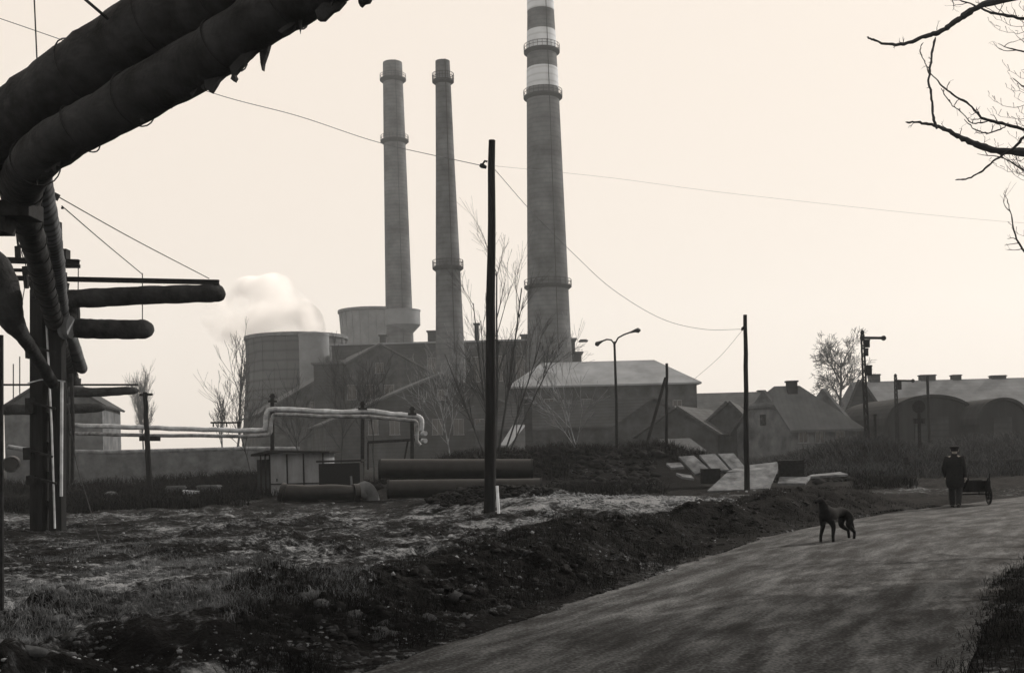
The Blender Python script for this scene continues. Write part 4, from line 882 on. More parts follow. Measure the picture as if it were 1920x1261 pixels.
m = MB(); m.bar(P(112, 712, 60), P(150, 714, 60), .3, .3); part(m, 'crosshead', MT['steel'], root)
wire('loose wire trailing from the column down into the mud', [(122, 700, 29), (140, 850, 28), (165, 940, 26), (196, 1045, 22)], .012, 'wire')
m = MB(); m.tube(spl([P(128, 565, 30.4), P(132, 580, 30.6), P(132, 596, 30.6), P(126, 612, 30.4)], 5), .26, 16); tag(m.build('pipe_elbow', MT['wrap'], smooth=True), 'dark elbow joining the two thick branch pipes at the column', 'pipe', 'elbows at the column')
m = MB(); m.tube([P(116, 612, 29.6), P(133, 613, 29.6)], .31, 18); m.tube([P(119, 612, 29.6), P(122, 612, 29.6)], .36, 18); tag(m.build('pipe_sleeve', MT['tank'], smooth=True), 'pale sleeve round the root of the short fat branch pipe', 'pipe')
root = thing('pipe_bracket', 'cluster of brackets and rods at the head of the massive column', 'bracket', tuple(P(112, 520, 29.6)))
m = MB()
for a, b, w_ in (((112, 455), (115, 560), .13), ((102, 500), (150, 500), .07), ((118, 478), (128, 478), .3), ((108, 535), (126, 538), .24), ((60, 470), (60, 560), .07), ((44, 500), (66, 560), .05)): m.bar(P(*a, 29.5), P(*b, 29.5), w_)
part(m, 'angle_irons', MT['steel'], root)
for k, (x_, y_) in enumerate(((64, 655), (64, 760), (60, 850), (66, 900))):
    m = MB(); m.box(P(x_ - 6, y_, 29.7), (.22, .25, .5 - .08 * k)); m.bar(P(x_ - 12, y_ - 8, 29.6), P(x_ + 40, y_ + 6, 29.6), .06); part(m, 'clamp', MT['steel'], root)
m = MB(); m.tube([P(134, 700, 40), P(137, 800, 40), P(136, 905, 40)], .07, 8); part(m, 'drain_pipe', MT['steel'], root)
m = MB(); m.tube([P(70, 560, 30.5), P(66, 700, 30.5), P(70, 960, 30.5)], .06, 8); part(m, 'drain_pipe', MT['steel'], root)
# ------------------------------------------------------------------ bright thin pipes on the portal
Yb = 59
def bright(label, pts, r, seed=1, mt='zinc'):
    c = spl([P(*p) for p in pts], 6); m = MB(); rg = random.Random(seed); m.tube([p + Vector((0, 0, rg.uniform(-.02, .02))) for p in c], r, 12)
    return tag(m.build('service_pipe', MT[mt], smooth=True), label, 'pipe', 'bright service pipes on the portal')
bright('upper bright thin pipe rising over the portal behind the shed', [(120, 797, Yb + 2), (200, 799, Yb), (300, 802, Yb), (420, 806, Yb), (488, 806, Yb), (497, 800, Yb), (498, 785, Yb), (501, 772, Yb), (512, 767, Yb), (560, 768, Yb), (640, 772, Yb), (690, 770, Yb), (740, 776, Yb), (776, 779, Yb), (788, 783, Yb), (791, 792, Yb), (790, 808, Yb)], .13)
bright('lower bright thin pipe following under the first one', [(120, 811, Yb + 1.4), (200, 814, Yb - .6), (300, 816, Yb - .6), (420, 817, Yb - .6), (492, 816, Yb - .6), (506, 812, Yb - .6), (508, 798, Yb - .6), (511, 783, Yb - .6), (522, 777, Yb - .6), (600, 780, Yb - .6), (690, 781, Yb - .6), (760, 787, Yb - .6), (779, 790, Yb - .6), (782, 800, Yb - .6), (782, 825, Yb - .6), (788, 834, Yb - .6)], .10, 2, 'zinc_dull')
def portal(label, px, pt, pb, armw=16):
    root = thing('pipe_support', label, 'post', tuple(P(px, pb, Yb)), 'steel supports of the service pipes'); m = MB()
    m.bar(P(px, pb, Yb + .2), P(px, pt, Yb + .2), .2); part(m, 'post', MT['steel'], root)
    m = MB(); m.bar(P(px - armw / 2, pt + 14, Yb - .1), P(px + armw / 2, pt + 14, Yb - .1), .12); m.bar(P(px - armw / 3, pt + 5, Yb - .1), P(px + armw / 3, pt + 5, Yb - .1), .1); part(m, 'crossarm', MT['steel'], root); return root
portal('steel support where the bright pipes step up', 511, 738, 925); portal('steel support in the middle of the portal', 680, 752, 900); portal('steel support right of the middle one under the pipe bend', 773, 762, 900)
m = MB(); c = P(795, 812, Yb)
for y in (812, 826): m.tube([P(792, y, Yb), P(798, y, Yb - .3)], .13, 12)
tag(m.build('valve', MT['zinc']), 'pair of pale flanges at the end of the bright pipes', 'valve')
m = MB(); m.bar(P(395, 792, 72), P(452, 792, 72), .12); 
for px in (400, 425, 448): m.bar(P(px, 792, 72), P(px, 800, 72), .08)
tag(m.build('steel_beam', MT['steel']), 'short railed platform edge left of the wide cooling tower', 'beam', 'steel beams of the pipe rack')
m = MB(); m.bar(P(690, 829, 62), P(790, 823, 62), .16); m.bar(P(690, 829, 62), P(690, 880, 62), .1); m.bar(P(765, 825, 62), P(755, 880, 62), .1); tag(m.build('handrail', MT['steel']), 'dark rail below the right half of the bright pipes', 'rail')
# ------------------------------------------------------------------ shed
def shed():
    Y = 52; root = thing('site_hut', 'small pale panelled hut with a dark flat roof', 'hut', tuple(P(545, 932, Y)))
    x0, x1 = XY(504, Y) , XY(607, Y); zb = ZZ(550, 935, Y) - .3; zt = ZZ(550, 850, Y); xs = XY(478, Y + 1.5)
    m = MB(); m.prism([(x0, Y, zb), (x1, Y, zb), (x1, Y, zt), (x0, Y, zt + .02)], (.15, 2.2, 0)); part(m, 'wall', MT['panel'], root)
    m = MB()
    for x in (x0 + .04, x0 + (x1 - x0) * .33, x0 + (x1 - x0) * .63, x1 - .04): m.box((x, Y - .02, (zb + zt) / 2), (.06, .06, zt - zb - .02))
    m.box(((x0 + x1) / 2, Y - .015, zb + 1.05), (x1 - x0 - .1, .05, .05)); part(m, 'frame', MT['steel'], root)
    m = MB(); m.prism([P(470, 851, Y - .4), P(500, 844, Y - .4), P(618, 845, Y - .4), P(618, 849, Y - .4), P(500, 849, Y - .4), P(470, 855, Y - .4)], (.1, 3.2, 0)); part(m, 'roof', MT['steel'], root)
    m = MB(); m.box((x0 - .42, Y + .1, (zb + zt) / 2), (.07, .07, zt - zb)); m.box((x0 - .2, Y + .1, (zb + zt) / 2), (.07, .07, zt - zb)); part(m, 'porch_post', MT['steel'], root)
    m = MB(); m.box((x0 - .42, Y + .9, (zb + zt) / 2 - .1), (.75, .1, zt - zb - .3)); part(m, 'side_screen', MT['render'], root)
    m = MB(); m.box((x0 + .38, Y - .06, zb + 1.25), (.05, .05, .14)); part(m, 'door_handle', MT['steel'], root)
shed()
# ------------------------------------------------------------------ big pipes on the ground
Yg = 44.5
def bigpipe(label, px0, px1, pyt, pyb, Y, sk=0):
    r = (pyb - pyt) / 2 / F * Y; pc = (pyt + pyb) / 2
    a, b = P(px0, pc, Y), P(px1, pc - (px1 - px0) * 0.0 - (3 if 'lower' in label else 0), Y + sk); d = (b - a).normalized()
    root = thing('steel_pipe', label, 'pipe', tuple(a), 'large steel pipes lying on the ground'); m = MB(); n = 28
    o = [a, b]; u = Vector((0, 0, 1)); v = d.cross(u).normalized(); u = v.cross(d)
    V = []
    for p in (a, b):
        for rr in (r, r - .03):
            V += [p + (u * math.cos(2 * math.pi * k / n) + v * math.sin(2 * math.pi * k / n)) * rr for k in range(n)]
    Fc = []
    for k in range(n):
        k2 = (k + 1) % n; Fc += [(k, k2, 2 * n + k2, 2 * n + k), (n + k2, n + k, 3 * n + k, 3 * n + k2), (k2, k, n + k, n + k2), (2 * n + k, 2 * n + k2, 3 * n + k2, 3 * n + k)]
    m.add(V, Fc); part(m, 'pipe_wall', MT['pipe'], root, smooth=True)
    m = MB(); m.tube([a - d * .02, a + d * .07], r + .02, n, cap=False); m.tube([b - d * .07, b + d * .02], r + .02, n, cap=False); part(m, 'end_ring', MT['steel'], root)
bigpipe('upper of the two long black pipes behind the middle pole', 712, 998, 860, 897, 46.2)
bigpipe('lower of the two long black pipes, nearer and shifted right', 728, 1015, 899, 934, 44.6)
# curved pipe fittings on the ground
m = MB(); m.tube(spl([P(528, 925, 45), P(545, 923, 45), P(575, 925, 45), P(600, 924, 45)], 5), [.36] * 16, 18); m.tube([P(526, 922, 45), P(534, 924, 45)], .42, 18)
tag(m.build('pipe_bend', MT['pipe'], smooth=True), 'curved black pipe length in front of the hut door', 'pipe', 'pipe fittings on the ground')
m = MB(); m.tube(spl([P(596, 923, 44.6), P(625, 922, 44.6), P(655, 924, 44.8), P(668, 925, 45)], 5), [.33] * 16, 18); m.tube([P(662, 924, 44.8), P(672, 924, 44.9)], .40, 18)
tag(m.build('pipe_bend', MT['pipe'], smooth=True), 'second black pipe length between the hut and the long pipes', 'pipe', 'pipe fittings on the ground')
m = MB(); c = P(684, 916, 45.6); m.tube(spl([c + Vector((-.25, 0, -.3)), c, c + Vector((.22, .1, -.3)), c + Vector((.3, .1, -.8))], 5), [.28, .4, .42, .4, .35, .35, .34, .34, .34, .34, .34, .34, .34, .34, .34, .34], 18)
tag(m.build('pipe_elbow', MT['concrete'], smooth=True), 'pale pipe elbow at the left end of the long black pipes', 'pipe', 'pipe fittings on the ground')
m = MB(); m.bar(P(658, 892, 46.5), P(660, 925, 46.5), .08); tag(m.build('stake', MT['concrete']), 'thin pale stake behind the pipe fittings', 'post')
m = MB(); m.box(P(640, 880, 50) + Vector((0, 0, -.4)), (1.9, 1.2, 1.4)); m.box(P(640, 874, 50) + Vector((0, 0, .26)), (2.1, 1.4, .08)); tag(m.build('tarred_crate', MT['cloth']), 'low black store box right of the hut', 'box')
# plank on the ground
m = MB(); a = P(825, 937, 43.6); b = P(865, 938, 43.6); m.bar(a, b, .3, .05); tag(m.build('plank', MT['slab']), 'thin pale plank lying in front of the lower black pipe', 'plank')
# bits left
m = MB(); m.box(P(358, 927, 51.5), (.75, .3, .42), ry=.1, rz=.3); m.box(P(358, 921, 51.5), (.8, .34, .05), ry=.1, rz=.3); tag(m.build('cement_block', MT['white']), 'bright white block lying at the foot of the boundary scrub', 'block')
m = MB(); m.box(P(330, 925, 54), (.9, .4, .8), rz=.2); m.box(P(330, 914, 54), (1.0, .5, .06), rz=.2); tag(m.build('crate', MT['render_pale']), 'grey crate to the left of the bright white block', 'crate', 'grey crates by the scrub')
m = MB(); m.box(P(392, 922, 54), (1.1, .4, .7), rz=-.2); m.box(P(392, 911, 54), (1.2, .5, .06), rz=-.2); tag(m.build('crate', MT['render_pale']), 'grey crate to the right of the bright white block', 'crate', 'grey crates by the scrub')
m = MB(); c = P(208, 932, 52); V = [c + Vector((p[0] * .5, p[1] * .5, p[2] * .42)) for p in ICO]; m.add(V, ICF); o = tag(m.build('boulder', MT['render_pale'], smooth=False), 'round grey boulder in the scrub right of the column', 'boulder'); sb = o.modifiers.new('s', 'SUBSURF'); sb.levels = 2; sb.render_levels = 2
# ------------------------------------------------------------------ concrete slabs
def slab(label, corners, Y, dY, th=.14):
    """corners px (a,b) near edge then far edge"""
    p = [P(x, y, Y + (dY if i > 1 else 0)) for i, (x, y) in enumerate(corners)]
    n = (p[1] - p[0]).cross(p[3] - p[0]).normalized(); n = -n if n.z > 0 else n
    m = MB(); m.prism(p, n * th); return tag(m.build('concrete_slab', MT['slab'], bevel=.01), label, 'slab', 'pale concrete slabs')
slab('left one of three narrow slabs leaning side by side', [(1303, 888), (1332, 881), (1301, 853), (1272, 855)], 46.5, 1.2)
slab('middle one of three narrow slabs leaning side by side', [(1337, 882), (1368, 880), (1341, 850), (1311, 852)], 46.5, 1.2)
slab('right one of three narrow slabs leaning side by side', [(1373, 880), (1398, 876), (1376, 849), (1346, 850)], 46.5, 1.2)
slab('biggest slab, tilted in front at the foot of the pole', [(1325, 920), (1442, 915), (1459, 876), (1362, 886)], 44.0, 1.6)
slab('slab lying behind the biggest one', [(1363, 883), (1459, 882), (1459, 865), (1395, 872)], 45.9, 1.2)
slab('short slab piece lying at the left end of the pile', [(1258, 876), (1282, 874), (1276, 866), (1249, 868)], 46.8, .8, .1)
slab('narrow slab splinter below the three leaning ones', [(1280, 893), (1302, 896), (1296, 890), (1268, 886)], 46.0, .5, .1)
slab('flat slab right of the pile with a bright face', [(1458, 905), (1510, 905), (1520, 893), (1462, 893)], 45.5, 1.0, .1)
slab('long thin slab at the far right of the pile', [(1512, 893), (1590, 888), (1575, 884), (1522, 889)], 47.0, .8, .1)
m = MB(); m.box(P(1332, 892, 46.4), (.75, .5, .65), rz=.1); m.box(P(1332, 883, 46.4), (.8, .55, .05), rz=.1); tag(m.build('dark_crate', MT['steel']), 'dark box wedged under the three leaning slabs', 'box')
m = MB(); m.box(P(1482, 878, 47), (1.0, .8, .75)); m.box(P(1482, 868, 47), (1.1, .9, .07)); m.bar(P(1458, 866, 46.5), P(1500, 869, 46.5), .08); tag(m.build('dark_crate', MT['steel']), 'black open box right behind the biggest slab', 'box')
for i, (px, py) in enumerate(((1155, 912), (1193, 910), (1220, 910))):
    m = MB(); p = G(px, py + 4); m.box(p + Vector((0, 0, .12)), (.36, .25, .1), rz=.3 * i, rx=.3); m.box(p + Vector((.08, .05, .16)), (.2, .2, .06), rz=.7); tag(m.build('broken_tile', MT['slab']), ['leftmost', 'middle', 'rightmost'][i] + ' of three pale tile pieces on the dark bank', 'tile', 'tile pieces on the bank')
m = MB(); a = G(1400, 968); m.bar(P(1300, 962, 32), P(1480, 958, 31), .12, .06); tag(m.build('kerb_beam', MT['concrete'], bevel=.01), 'long thin beam lying across the gravel near the road', 'beam')
# ------------------------------------------------------------------ bare trees
def grow(rng, p, d, length, r, lvl, out, maxl, kids, spread, upb, minr=.004, crook=.18, seg=5, kl=(.45, .7), kr=(.45, .65)):
    pts = [p]; rs = [r]; q = p.copy(); dd = d.normalized()
    for i in range(seg):
        dd = (dd + Vector((rng.uniform(-1, 1), rng.uniform(-1, 1), rng.uniform(-1, 1))) * crook + Vector((0, 0, upb))).normalized()
        q = q + dd * (length / seg); pts.append(q.copy()); rs.append(max(minr, r * (1 - .6 * (i + 1) / seg)))
    out.append((lvl, pts, rs))
    if lvl >= maxl: return
    for k in range(kids[min(lvl, len(kids) - 1)]):
        t = rng.uniform(.25, 1.0) if lvl else rng.uniform(.35, 1.0); i = min(seg - 1, int(t * seg)); f = t * seg - i; b = pts[i].lerp(pts[i + 1], f)
        base = (pts[i + 1] - pts[i]).normalized(); side = Vector((rng.uniform(-1, 1), rng.uniform(-1, 1), rng.uniform(-1, 1))); side = (side - base * side.dot(base)).normalized()
        nd = (base + side * spread * rng.uniform(.6, 1.3)).normalized()
        grow(rng, b, nd, length * (rng.uniform(*kl) if lvl == 0 else rng.uniform(.45, .7)), rs[i] * rng.uniform(*kr), lvl + 1, out, maxl, kids, spread, upb, minr, crook)
def tree_parts(root, segs, mb_, split=1, sides=(8, 6, 4, 3, 3)):
    t = MB(); c = MB()
    for lvl, pts, rs in segs:
        (t if lvl < split else c).tube(pts, rs, sides[min(lvl, 4)], cap=lvl < 1)
    part(t, 'trunk', mb_, root, smooth=True); part(c, 'crown', mb_, root)
KLV = (.18, .34)
def bare_tree(name, label, base, h, r, seed, m_, maxl=4, kids=(9, 6, 5, 4), spread=.7, upb=.05, minr=.012, stems=None, group=None, crook=.16, kl=(.45, .7)):
    rng = random.Random(seed); segs = []; root = thing(name, label, 'tree', tuple(base), group)
    if stems:
        for d, l, rr in stems: grow(rng, Vector(base), Vector(d), l, rr, 0, segs, maxl, kids, spread, upb, minr, crook, 5, kl)
    else: grow(rng, Vector(base), Vector((0, 0, 1)), h, r, 0, segs, maxl, kids, spread, upb, minr, crook, 5, kl)
    tree_parts(root, segs, MT[m_]); return root
Yt = 58; B = P(927, 905, Yt)
def st(px, py, r, dy=0): v = P(px, py, Yt + dy) - B; return (v, v.length, r)
bare_tree('young_tree', 'bare many stemmed young tree behind the tall middle pole', B, 0, 0, 3, 'bark', maxl=3, kids=(9, 5, 3), spread=.42, upb=.01, minr=.006, crook=.035, kl=(.14, .26),
          stems=[st(945, 510, .09), st(978, 540, .075, 1), st(1010, 640, .06, -.5), st(1030, 690, .06), st(882, 570, .06, .6), st(845, 660, .055, 1), st(905, 600, .05, -.7)])
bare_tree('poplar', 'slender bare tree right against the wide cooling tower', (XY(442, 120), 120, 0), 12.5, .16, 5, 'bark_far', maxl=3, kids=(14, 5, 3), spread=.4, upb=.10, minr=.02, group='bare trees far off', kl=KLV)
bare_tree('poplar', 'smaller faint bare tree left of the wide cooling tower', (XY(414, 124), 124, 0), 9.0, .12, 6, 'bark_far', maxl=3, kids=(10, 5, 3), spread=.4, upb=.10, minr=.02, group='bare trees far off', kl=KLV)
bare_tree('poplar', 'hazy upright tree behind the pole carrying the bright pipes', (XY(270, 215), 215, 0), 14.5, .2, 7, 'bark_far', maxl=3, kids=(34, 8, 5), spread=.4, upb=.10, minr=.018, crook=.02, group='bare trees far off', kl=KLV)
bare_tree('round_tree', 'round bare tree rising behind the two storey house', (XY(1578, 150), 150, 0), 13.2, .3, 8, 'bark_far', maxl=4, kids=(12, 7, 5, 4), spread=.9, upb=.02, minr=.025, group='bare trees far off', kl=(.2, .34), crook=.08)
for i, (px, Y, h, lb_) in enumerate(((560, 72, 4.5, 'thin sapling right of the hut roof'), (640, 70, 5.0, 'thin sapling under the bright pipes'), (700, 68, 5.0, 'thin sapling right of the portal support'), (852, 64, 5.5, 'pale sapling above the long black pipes'), (1085, 66, 5.0, 'pale sapling left of the double street lamp'), (470, 76, 5, 'thin sapling left of the hut'))):
    bare_tree('sapling', lb_, (XY(px, Y), Y, gz(XY(px, Y), Y)), h, .05, 40 + i, 'bark_pale' if 'pale' in lb_ else 'bark', maxl=3, kids=(9, 5, 4), spread=.6, upb=.06, minr=.009, group='saplings behind the field')
# near roadside tree; its trunk stands off to the right of the frame
def near_tree():
    rng = random.Random(11); Y = 9.0; root = thing('roadside_tree', 'near bare tree whose branches reach in at the top right', 'tree', tuple(P(2330, 1230, Y)), 'roadside trees'); segs = []
    tp = [P(2330, 1240, Y), P(2320, 900, Y), P(2300, 600, Y), P(2310, 300, Y), P(2290, 0, Y), P(2270, -400, Y), P(2290, -800, Y)]
    segs.append((0, spl(tp, 3), [.24 - .011 * i for i in range(19)]))
    def br(pts, r0, r1, lvl=1, dy=0, twigs=5, tl=.25):
        c = spl([P(a + rng.uniform(-3, 3) * (k > 0), b + rng.uniform(-3, 3), Y + dy + .05 * k) for k, (a, b) in enumerate(pts)], 5)
        c = [q + Vector((rng.uniform(-.006, .006), 0, rng.uniform(-.006, .006))) for q in c]
        rr = [(r0 + (r1 - r0) * (i / (len(c) - 1)) ** .8) * rng.uniform(.8, 1.22) for i in range(len(c))]; rr[-1] *= .5
        segs.append((lvl, c, rr))
        for k in range(twigs):
            i = rng.randrange(2, len(c) - 1); d = Vector((rng.uniform(-1, .4), rng.uniform(-.6, .6), rng.uniform(-.2, 1)))
            grow(rng, c[i], d, tl * rng.uniform(.3, 1), .0045, 2, segs, 3, (1, 2, 2), .8, .06, .0012, .5, 7)
    br([(2300, -160), (2100, -90), (1990, -30), (1860, 4), (1812, 24), (1790, 45), (1762, 60), (1735, 70), (1700, 78), (1665, 83), (1640, 78), (1625, 72)], .045, .006, twigs=7, tl=.12)
    br([(2300, 420), (2120, 320), (2000, 300), (1920, 287), (1870, 285), (1830, 268), (1800, 255), (1775, 245), (1745, 232), (1720, 232), (1697, 229)], .05, .006, twigs=6, tl=.1)
    br([(1757, 243), (1750, 215), (1744, 180), (1740, 150), (1742, 125), (1750, 95), (1757, 68)], .013, .009, lvl=2, twigs=5, tl=.06)
    br([(1742, 135), (1732, 115), (1727, 95), (1729, 78)], .005, .004, lvl=2, twigs=1, tl=.05)
    br([(1745, 140), (1765, 160), (1790, 182), (1818, 198), (1840, 218), (1870, 232), (1905, 240), (1960, 262), (2060, 300)], .006, .016, lvl=2, twigs=9, tl=.15)
    br([(1765, 165), (1780, 195), (1800, 212), (1825, 230), (1850, 225)], .004, .006, lvl=2, twigs=6, tl=.08)
    br([(1808, 222), (1825, 240), (1855, 247), (1880, 240), (1892, 232)], .0045, .006, lvl=2, twigs=5, tl=.08)
    br([(1925, 250), (1900, 275), (1870, 300), (1845, 322), (1815, 335), (1788, 336)], .012, .006, lvl=2, twigs=0)
    br([(2280, 60), (2100, 40), (1990, 60), (1930, 36), (1880, 30), (1845, 18), (1810, 5), (1775, -4)], .03, .003, lvl=1, dy=.8, twigs=14, tl=.3)
    br([(2250, 200), (2050, 150), (1960, 150), (1925, 160), (1895, 145)], .02, .003, dy=.8, twigs=7, tl=.3)
    br([(2250, 120), (2050, 90), (1960, 100), (1910, 95), (1870, 85)], .02, .003, dy=.9, twigs=7, tl=.3)
    br([(2250, 380), (2050, 330), (1970, 340), (1930, 330), (1880, 300), (1830, 290)], .02, .003, dy=.9, twigs=12, tl=.35)
    br([(2270, 620), (2060, 560), (1980, 520), (1935, 490), (1908, 450), (1895, 400), (1888, 375)], .02, .003, dy=.7, twigs=12, tl=.3)
    for (a, b), sgn in (((1935, 40), 1), ((1960, 80), 1), ((1950, 150), 1), ((1930, 215), 1), ((1960, 250), 1), ((1940, 330), 1), ((1950, 420), 1), ((1925, 300), 1)):
        for q in range(5):
            st_ = P(a + rng.uniform(0, 60), b + rng.uniform(-25, 25), Y + .7 + rng.uniform(-.3, .4)); ln = rng.uniform(.18, .42); dz = rng.uniform(-.25, .05)
            c = [st_ + Vector((-ln * t + rng.uniform(-.012, .012), rng.uniform(-.01, .01), dz * ln * 4 * t * (1 - t) - .35 * ln * t + .5 * ln * t * t + rng.uniform(-.01, .01))) for t in np.linspace(0, 1, 9)]
            segs.append((3, c, [.0035 - .0022 * t for t in np.linspace(0, 1, 9)]))
            for t_ in (3, 5, 6, 7, 8):
                segs.append((3, [c[t_], c[t_] + Vector((rng.uniform(-.03, .01), 0, rng.uniform(.01, .035))), c[t_] + Vector((rng.uniform(-.04, .01), 0, rng.uniform(.03, .07)))], [.0022, .0018, .003]))
    for k in range(9):
        a = rng.uniform(-.2, 1.3); b0_ = P(2290 + rng.uniform(-20, 20), rng.uniform(-800, -500), Y)
        d = Vector((rng.uniform(.2, 1), rng.uniform(-.6, 1), rng.uniform(.0, .7)))
        grow(rng, b0_, d + Vector((.6, 0, .3)), 2.6, .06, 1, segs, 3, (1, 6, 4, 3), .45, .05, .004, .25)
    tree_parts(root, [s for s in segs], MT['bark'], split=1)
near_tree()
for i, (x, y, h, lb_) in enumerate(((14.5, 17.2, 11, 'second roadside tree beyond the right edge, throwing branch shadows over the road'), (19.5, 24, 12, 'third roadside tree beyond the right edge'), (12.2, 9.8, 9, 'roadside tree nearest the lower right corner'), (13.6, 13.6, 10, 'roadside tree between the nearest and the second one'), (16.6, 20.6, 12, 'roadside tree between the second and the third one'))):
    bare_tree('roadside_tree', lb_, (x, y, gz(x, y) - .1), h, .30, 60 + i, 'bark', maxl=3, kids=(18, 7, 5), spread=.95, upb=.0, minr=.014, group='roadside trees', crook=.2, kl=(.26, .38))
# ------------------------------------------------------------------ people
def skin_body(name, joints, edges, radii, mt, root, lv=2):
    me = bpy.data.meshes.new(name); me.from_pydata([tuple(j) for j in joints], edges, []); me.update()
    o = bpy.data.objects.new(name, me); COL.objects.link(o); o.parent = root
    sk = o.modifiers.new('skin', 'SKIN'); sk.use_smooth_shade = True
    if not me.skin_vertices: me.skin_vertices.new()
    for v, r in zip(me.skin_vertices[0].data, radii): v.radius = r if isinstance(r, tuple) else (r, r)
    me.skin_vertices[0].data[0].use_root = True
    ss_ = o.modifiers.new('sub', 'SUBSURF'); ss_.levels = lv; ss_.render_levels = lv
    me.materials.append(mt); return o
def person(label, loc, H, rz, pose, group=None, hat=True, coat=True):
    """local frame: x right, y forward (facing), z up; pose gives joints for a 1.75 m figure"""
    root = thing('person', label, 'person', tuple(loc), group, rz); s = H / 1.75
    J = {k: Vector(v) * s for k, v in pose.items()}
    order = ['pelvis', 'waist', 'chest', 'neck', 'head0', 'head1', 'shL', 'elL', 'wrL', 'haL', 'shR', 'elR', 'wrR', 'haR', 'hiL', 'knL', 'anL', 'toL', 'hiR', 'knR', 'anR', 'toR']
    rad = dict(pelvis=(.15, .11), waist=(.135, .10), chest=(.165, .115), neck=.055, head0=.075, head1=.088, shL=.07, elL=.045, wrL=.03, haL=.035, shR=.07, elR=.045, wrR=.03, haR=.035, hiL=.09, knL=.062, anL=.042, toL=.035, hiR=.09, knR=.062, anR=.042, toR=.035)
    ix = {k: i for i, k in enumerate(order)}
    E = [('pelvis', 'waist'), ('waist', 'chest'), ('chest', 'neck'), ('neck', 'head0'), ('head0', 'head1'), ('chest', 'shL'), ('shL', 'elL'), ('elL', 'wrL'), ('wrL', 'haL'), ('chest', 'shR'), ('shR', 'elR'), ('elR', 'wrR'), ('wrR', 'haR'), ('pelvis', 'hiL'), ('hiL', 'knL'), ('knL', 'anL'), ('anL', 'toL'), ('pelvis', 'hiR'), ('hiR', 'knR'), ('knR', 'anR'), ('anR', 'toR')]
    R_ = [(tuple(q * s for q in rad[k]) if isinstance(rad[k], tuple) else rad[k] * s) for k in order]
    skin_body('body', [J[k] for k in order], [(ix[a], ix[b]) for a, b in E], R_, MT['skin'], root)
    def loft(pts, rs, nm, mt, n=14, flat=.72):
        m = MB(); c = [Vector(p) for p in pts]; vs = []
        for p, r in zip(c, rs):
            rx, ry = (r if isinstance(r, tuple) else (r, r * flat)); vs += [p + Vector((rx * math.cos(2 * math.pi * k / n), ry * math.sin(2 * math.pi * k / n), 0)) for k in range(n)]
        fs = [(i * n + k, i * n + (k + 1) % n, (i + 1) * n + (k + 1) % n, (i + 1) * n + k) for i in range(len(c) - 1) for k in range(n)] + [tuple(range(n)), tuple(reversed(range((len(c) - 1) * n, len(c) * n)))]
        m.add(vs, fs); o = m.build(nm, mt, root, smooth=True); q = o.modifiers.new('s', 'SUBSURF'); q.levels = 1; q.render_levels = 1; return o
    hem = J['pelvis'] + Vector((0, 0, -.42 * s)) if coat else J['pelvis'] + Vector((0, 0, -.08 * s))
    mid = (J['chest'] + J['waist']) / 2
    loft([hem, J['pelvis'], J['waist'], mid, J['chest'] + Vector((0, 0, .02 * s)), J['chest'].lerp(J['neck'], .55), J['neck'] + Vector((0, 0, .01 * s)), J['neck'] + Vector((0, 0, .065 * s))],
         [x * s for x in ((.28 if coat else .19), .245, .22, .24, .245, .19, .095, .085)], 'coat' if coat else 'jacket', MT['cloth'])
    m = MB()
    for S in 'LR': m.tube([J['chest'].lerp(J['sh' + S], .6), J['sh' + S], J['sh' + S].lerp(J['el' + S], .5), J['el' + S], J['wr' + S]], [.09 * s, .092 * s, .075 * s, .065 * s, .052 * s], 12)
    m.build('sleeves', MT['cloth'], root, smooth=True)
    m = MB()
    for S in 'LR': m.tube([J['hi' + S] + Vector((0, 0, .05 * s)), J['hi' + S].lerp(J['kn' + S], .5), J['kn' + S], J['kn' + S].lerp(J['an' + S], .5), J['an' + S] + Vector((0, 0, .02 * s))], [.115 * s, .105 * s, .085 * s, .08 * s, .07 * s], 12)
    m.build('trousers', MT['cloth2'], root, smooth=True)
    for S in 'LR':
        a, b = J['an' + S], J['to' + S]; m = MB(); m.tube([a + Vector((0, -.05 * s, -.035 * s)), a + Vector((0, 0, -.02 * s)), a.lerp(b, .6), b + Vector((0, .03 * s, -.005 * s))], [.045 * s, .052 * s, .046 * s, .03 * s], 10); m.build('shoe', MT['hair'], root, smooth=True)
        # hand: palm and five fingers curling
        w_, h_ = J['wr' + S], J['ha' + S]; d = (h_ - w_).normalized(); sd_ = Vector((0, 1, 0)) - d * d.y; sd_ = sd_.normalized() if sd_.length > .1 else Vector((1, 0, 0)); nr = d.cross(sd_)
        m = MB(); sgn = -1 if S == 'L' else 1
        for k, (o_, L_) in enumerate(((-.03, .065), (-.01, .078), (.011, .072), (.031, .056))):
            p = w_ + d * .085 * s + sd_ * o_ * s; m.tube([p, p + d * L_ * .45 * s, p + d * L_ * .8 * s + nr * sgn * -.018 * s, p + d * L_ * s * .85 + nr * sgn * -.04 * s], [.0095 * s, .009 * s, .008 * s, .006 * s], 6)
        p = w_ + d * .03 * s + sd_ * .03 * s; m.tube([p, p + sd_ * .03 * s + d * .02 * s, p + sd_ * .042 * s + d * .05 * s], [.012 * s, .010 * s, .007 * s], 6)
        m.build('fingers', MT['skin'], root, smooth=True)
    hc = (J['head0'] + J['head1']) / 2 + Vector((0, .01 * s, 0)); up_ = (J['head1'] - J['head0']).normalized()
    m = MB(); m.tube([hc + Vector((0, .075 * s, .02 * s)), hc + Vector((0, .115 * s, -.015 * s)), hc + Vector((0, .09 * s, -.03 * s))], [.008 * s, .016 * s, .01 * s], 8); m.build('nose', MT['skin'], root, smooth=True)
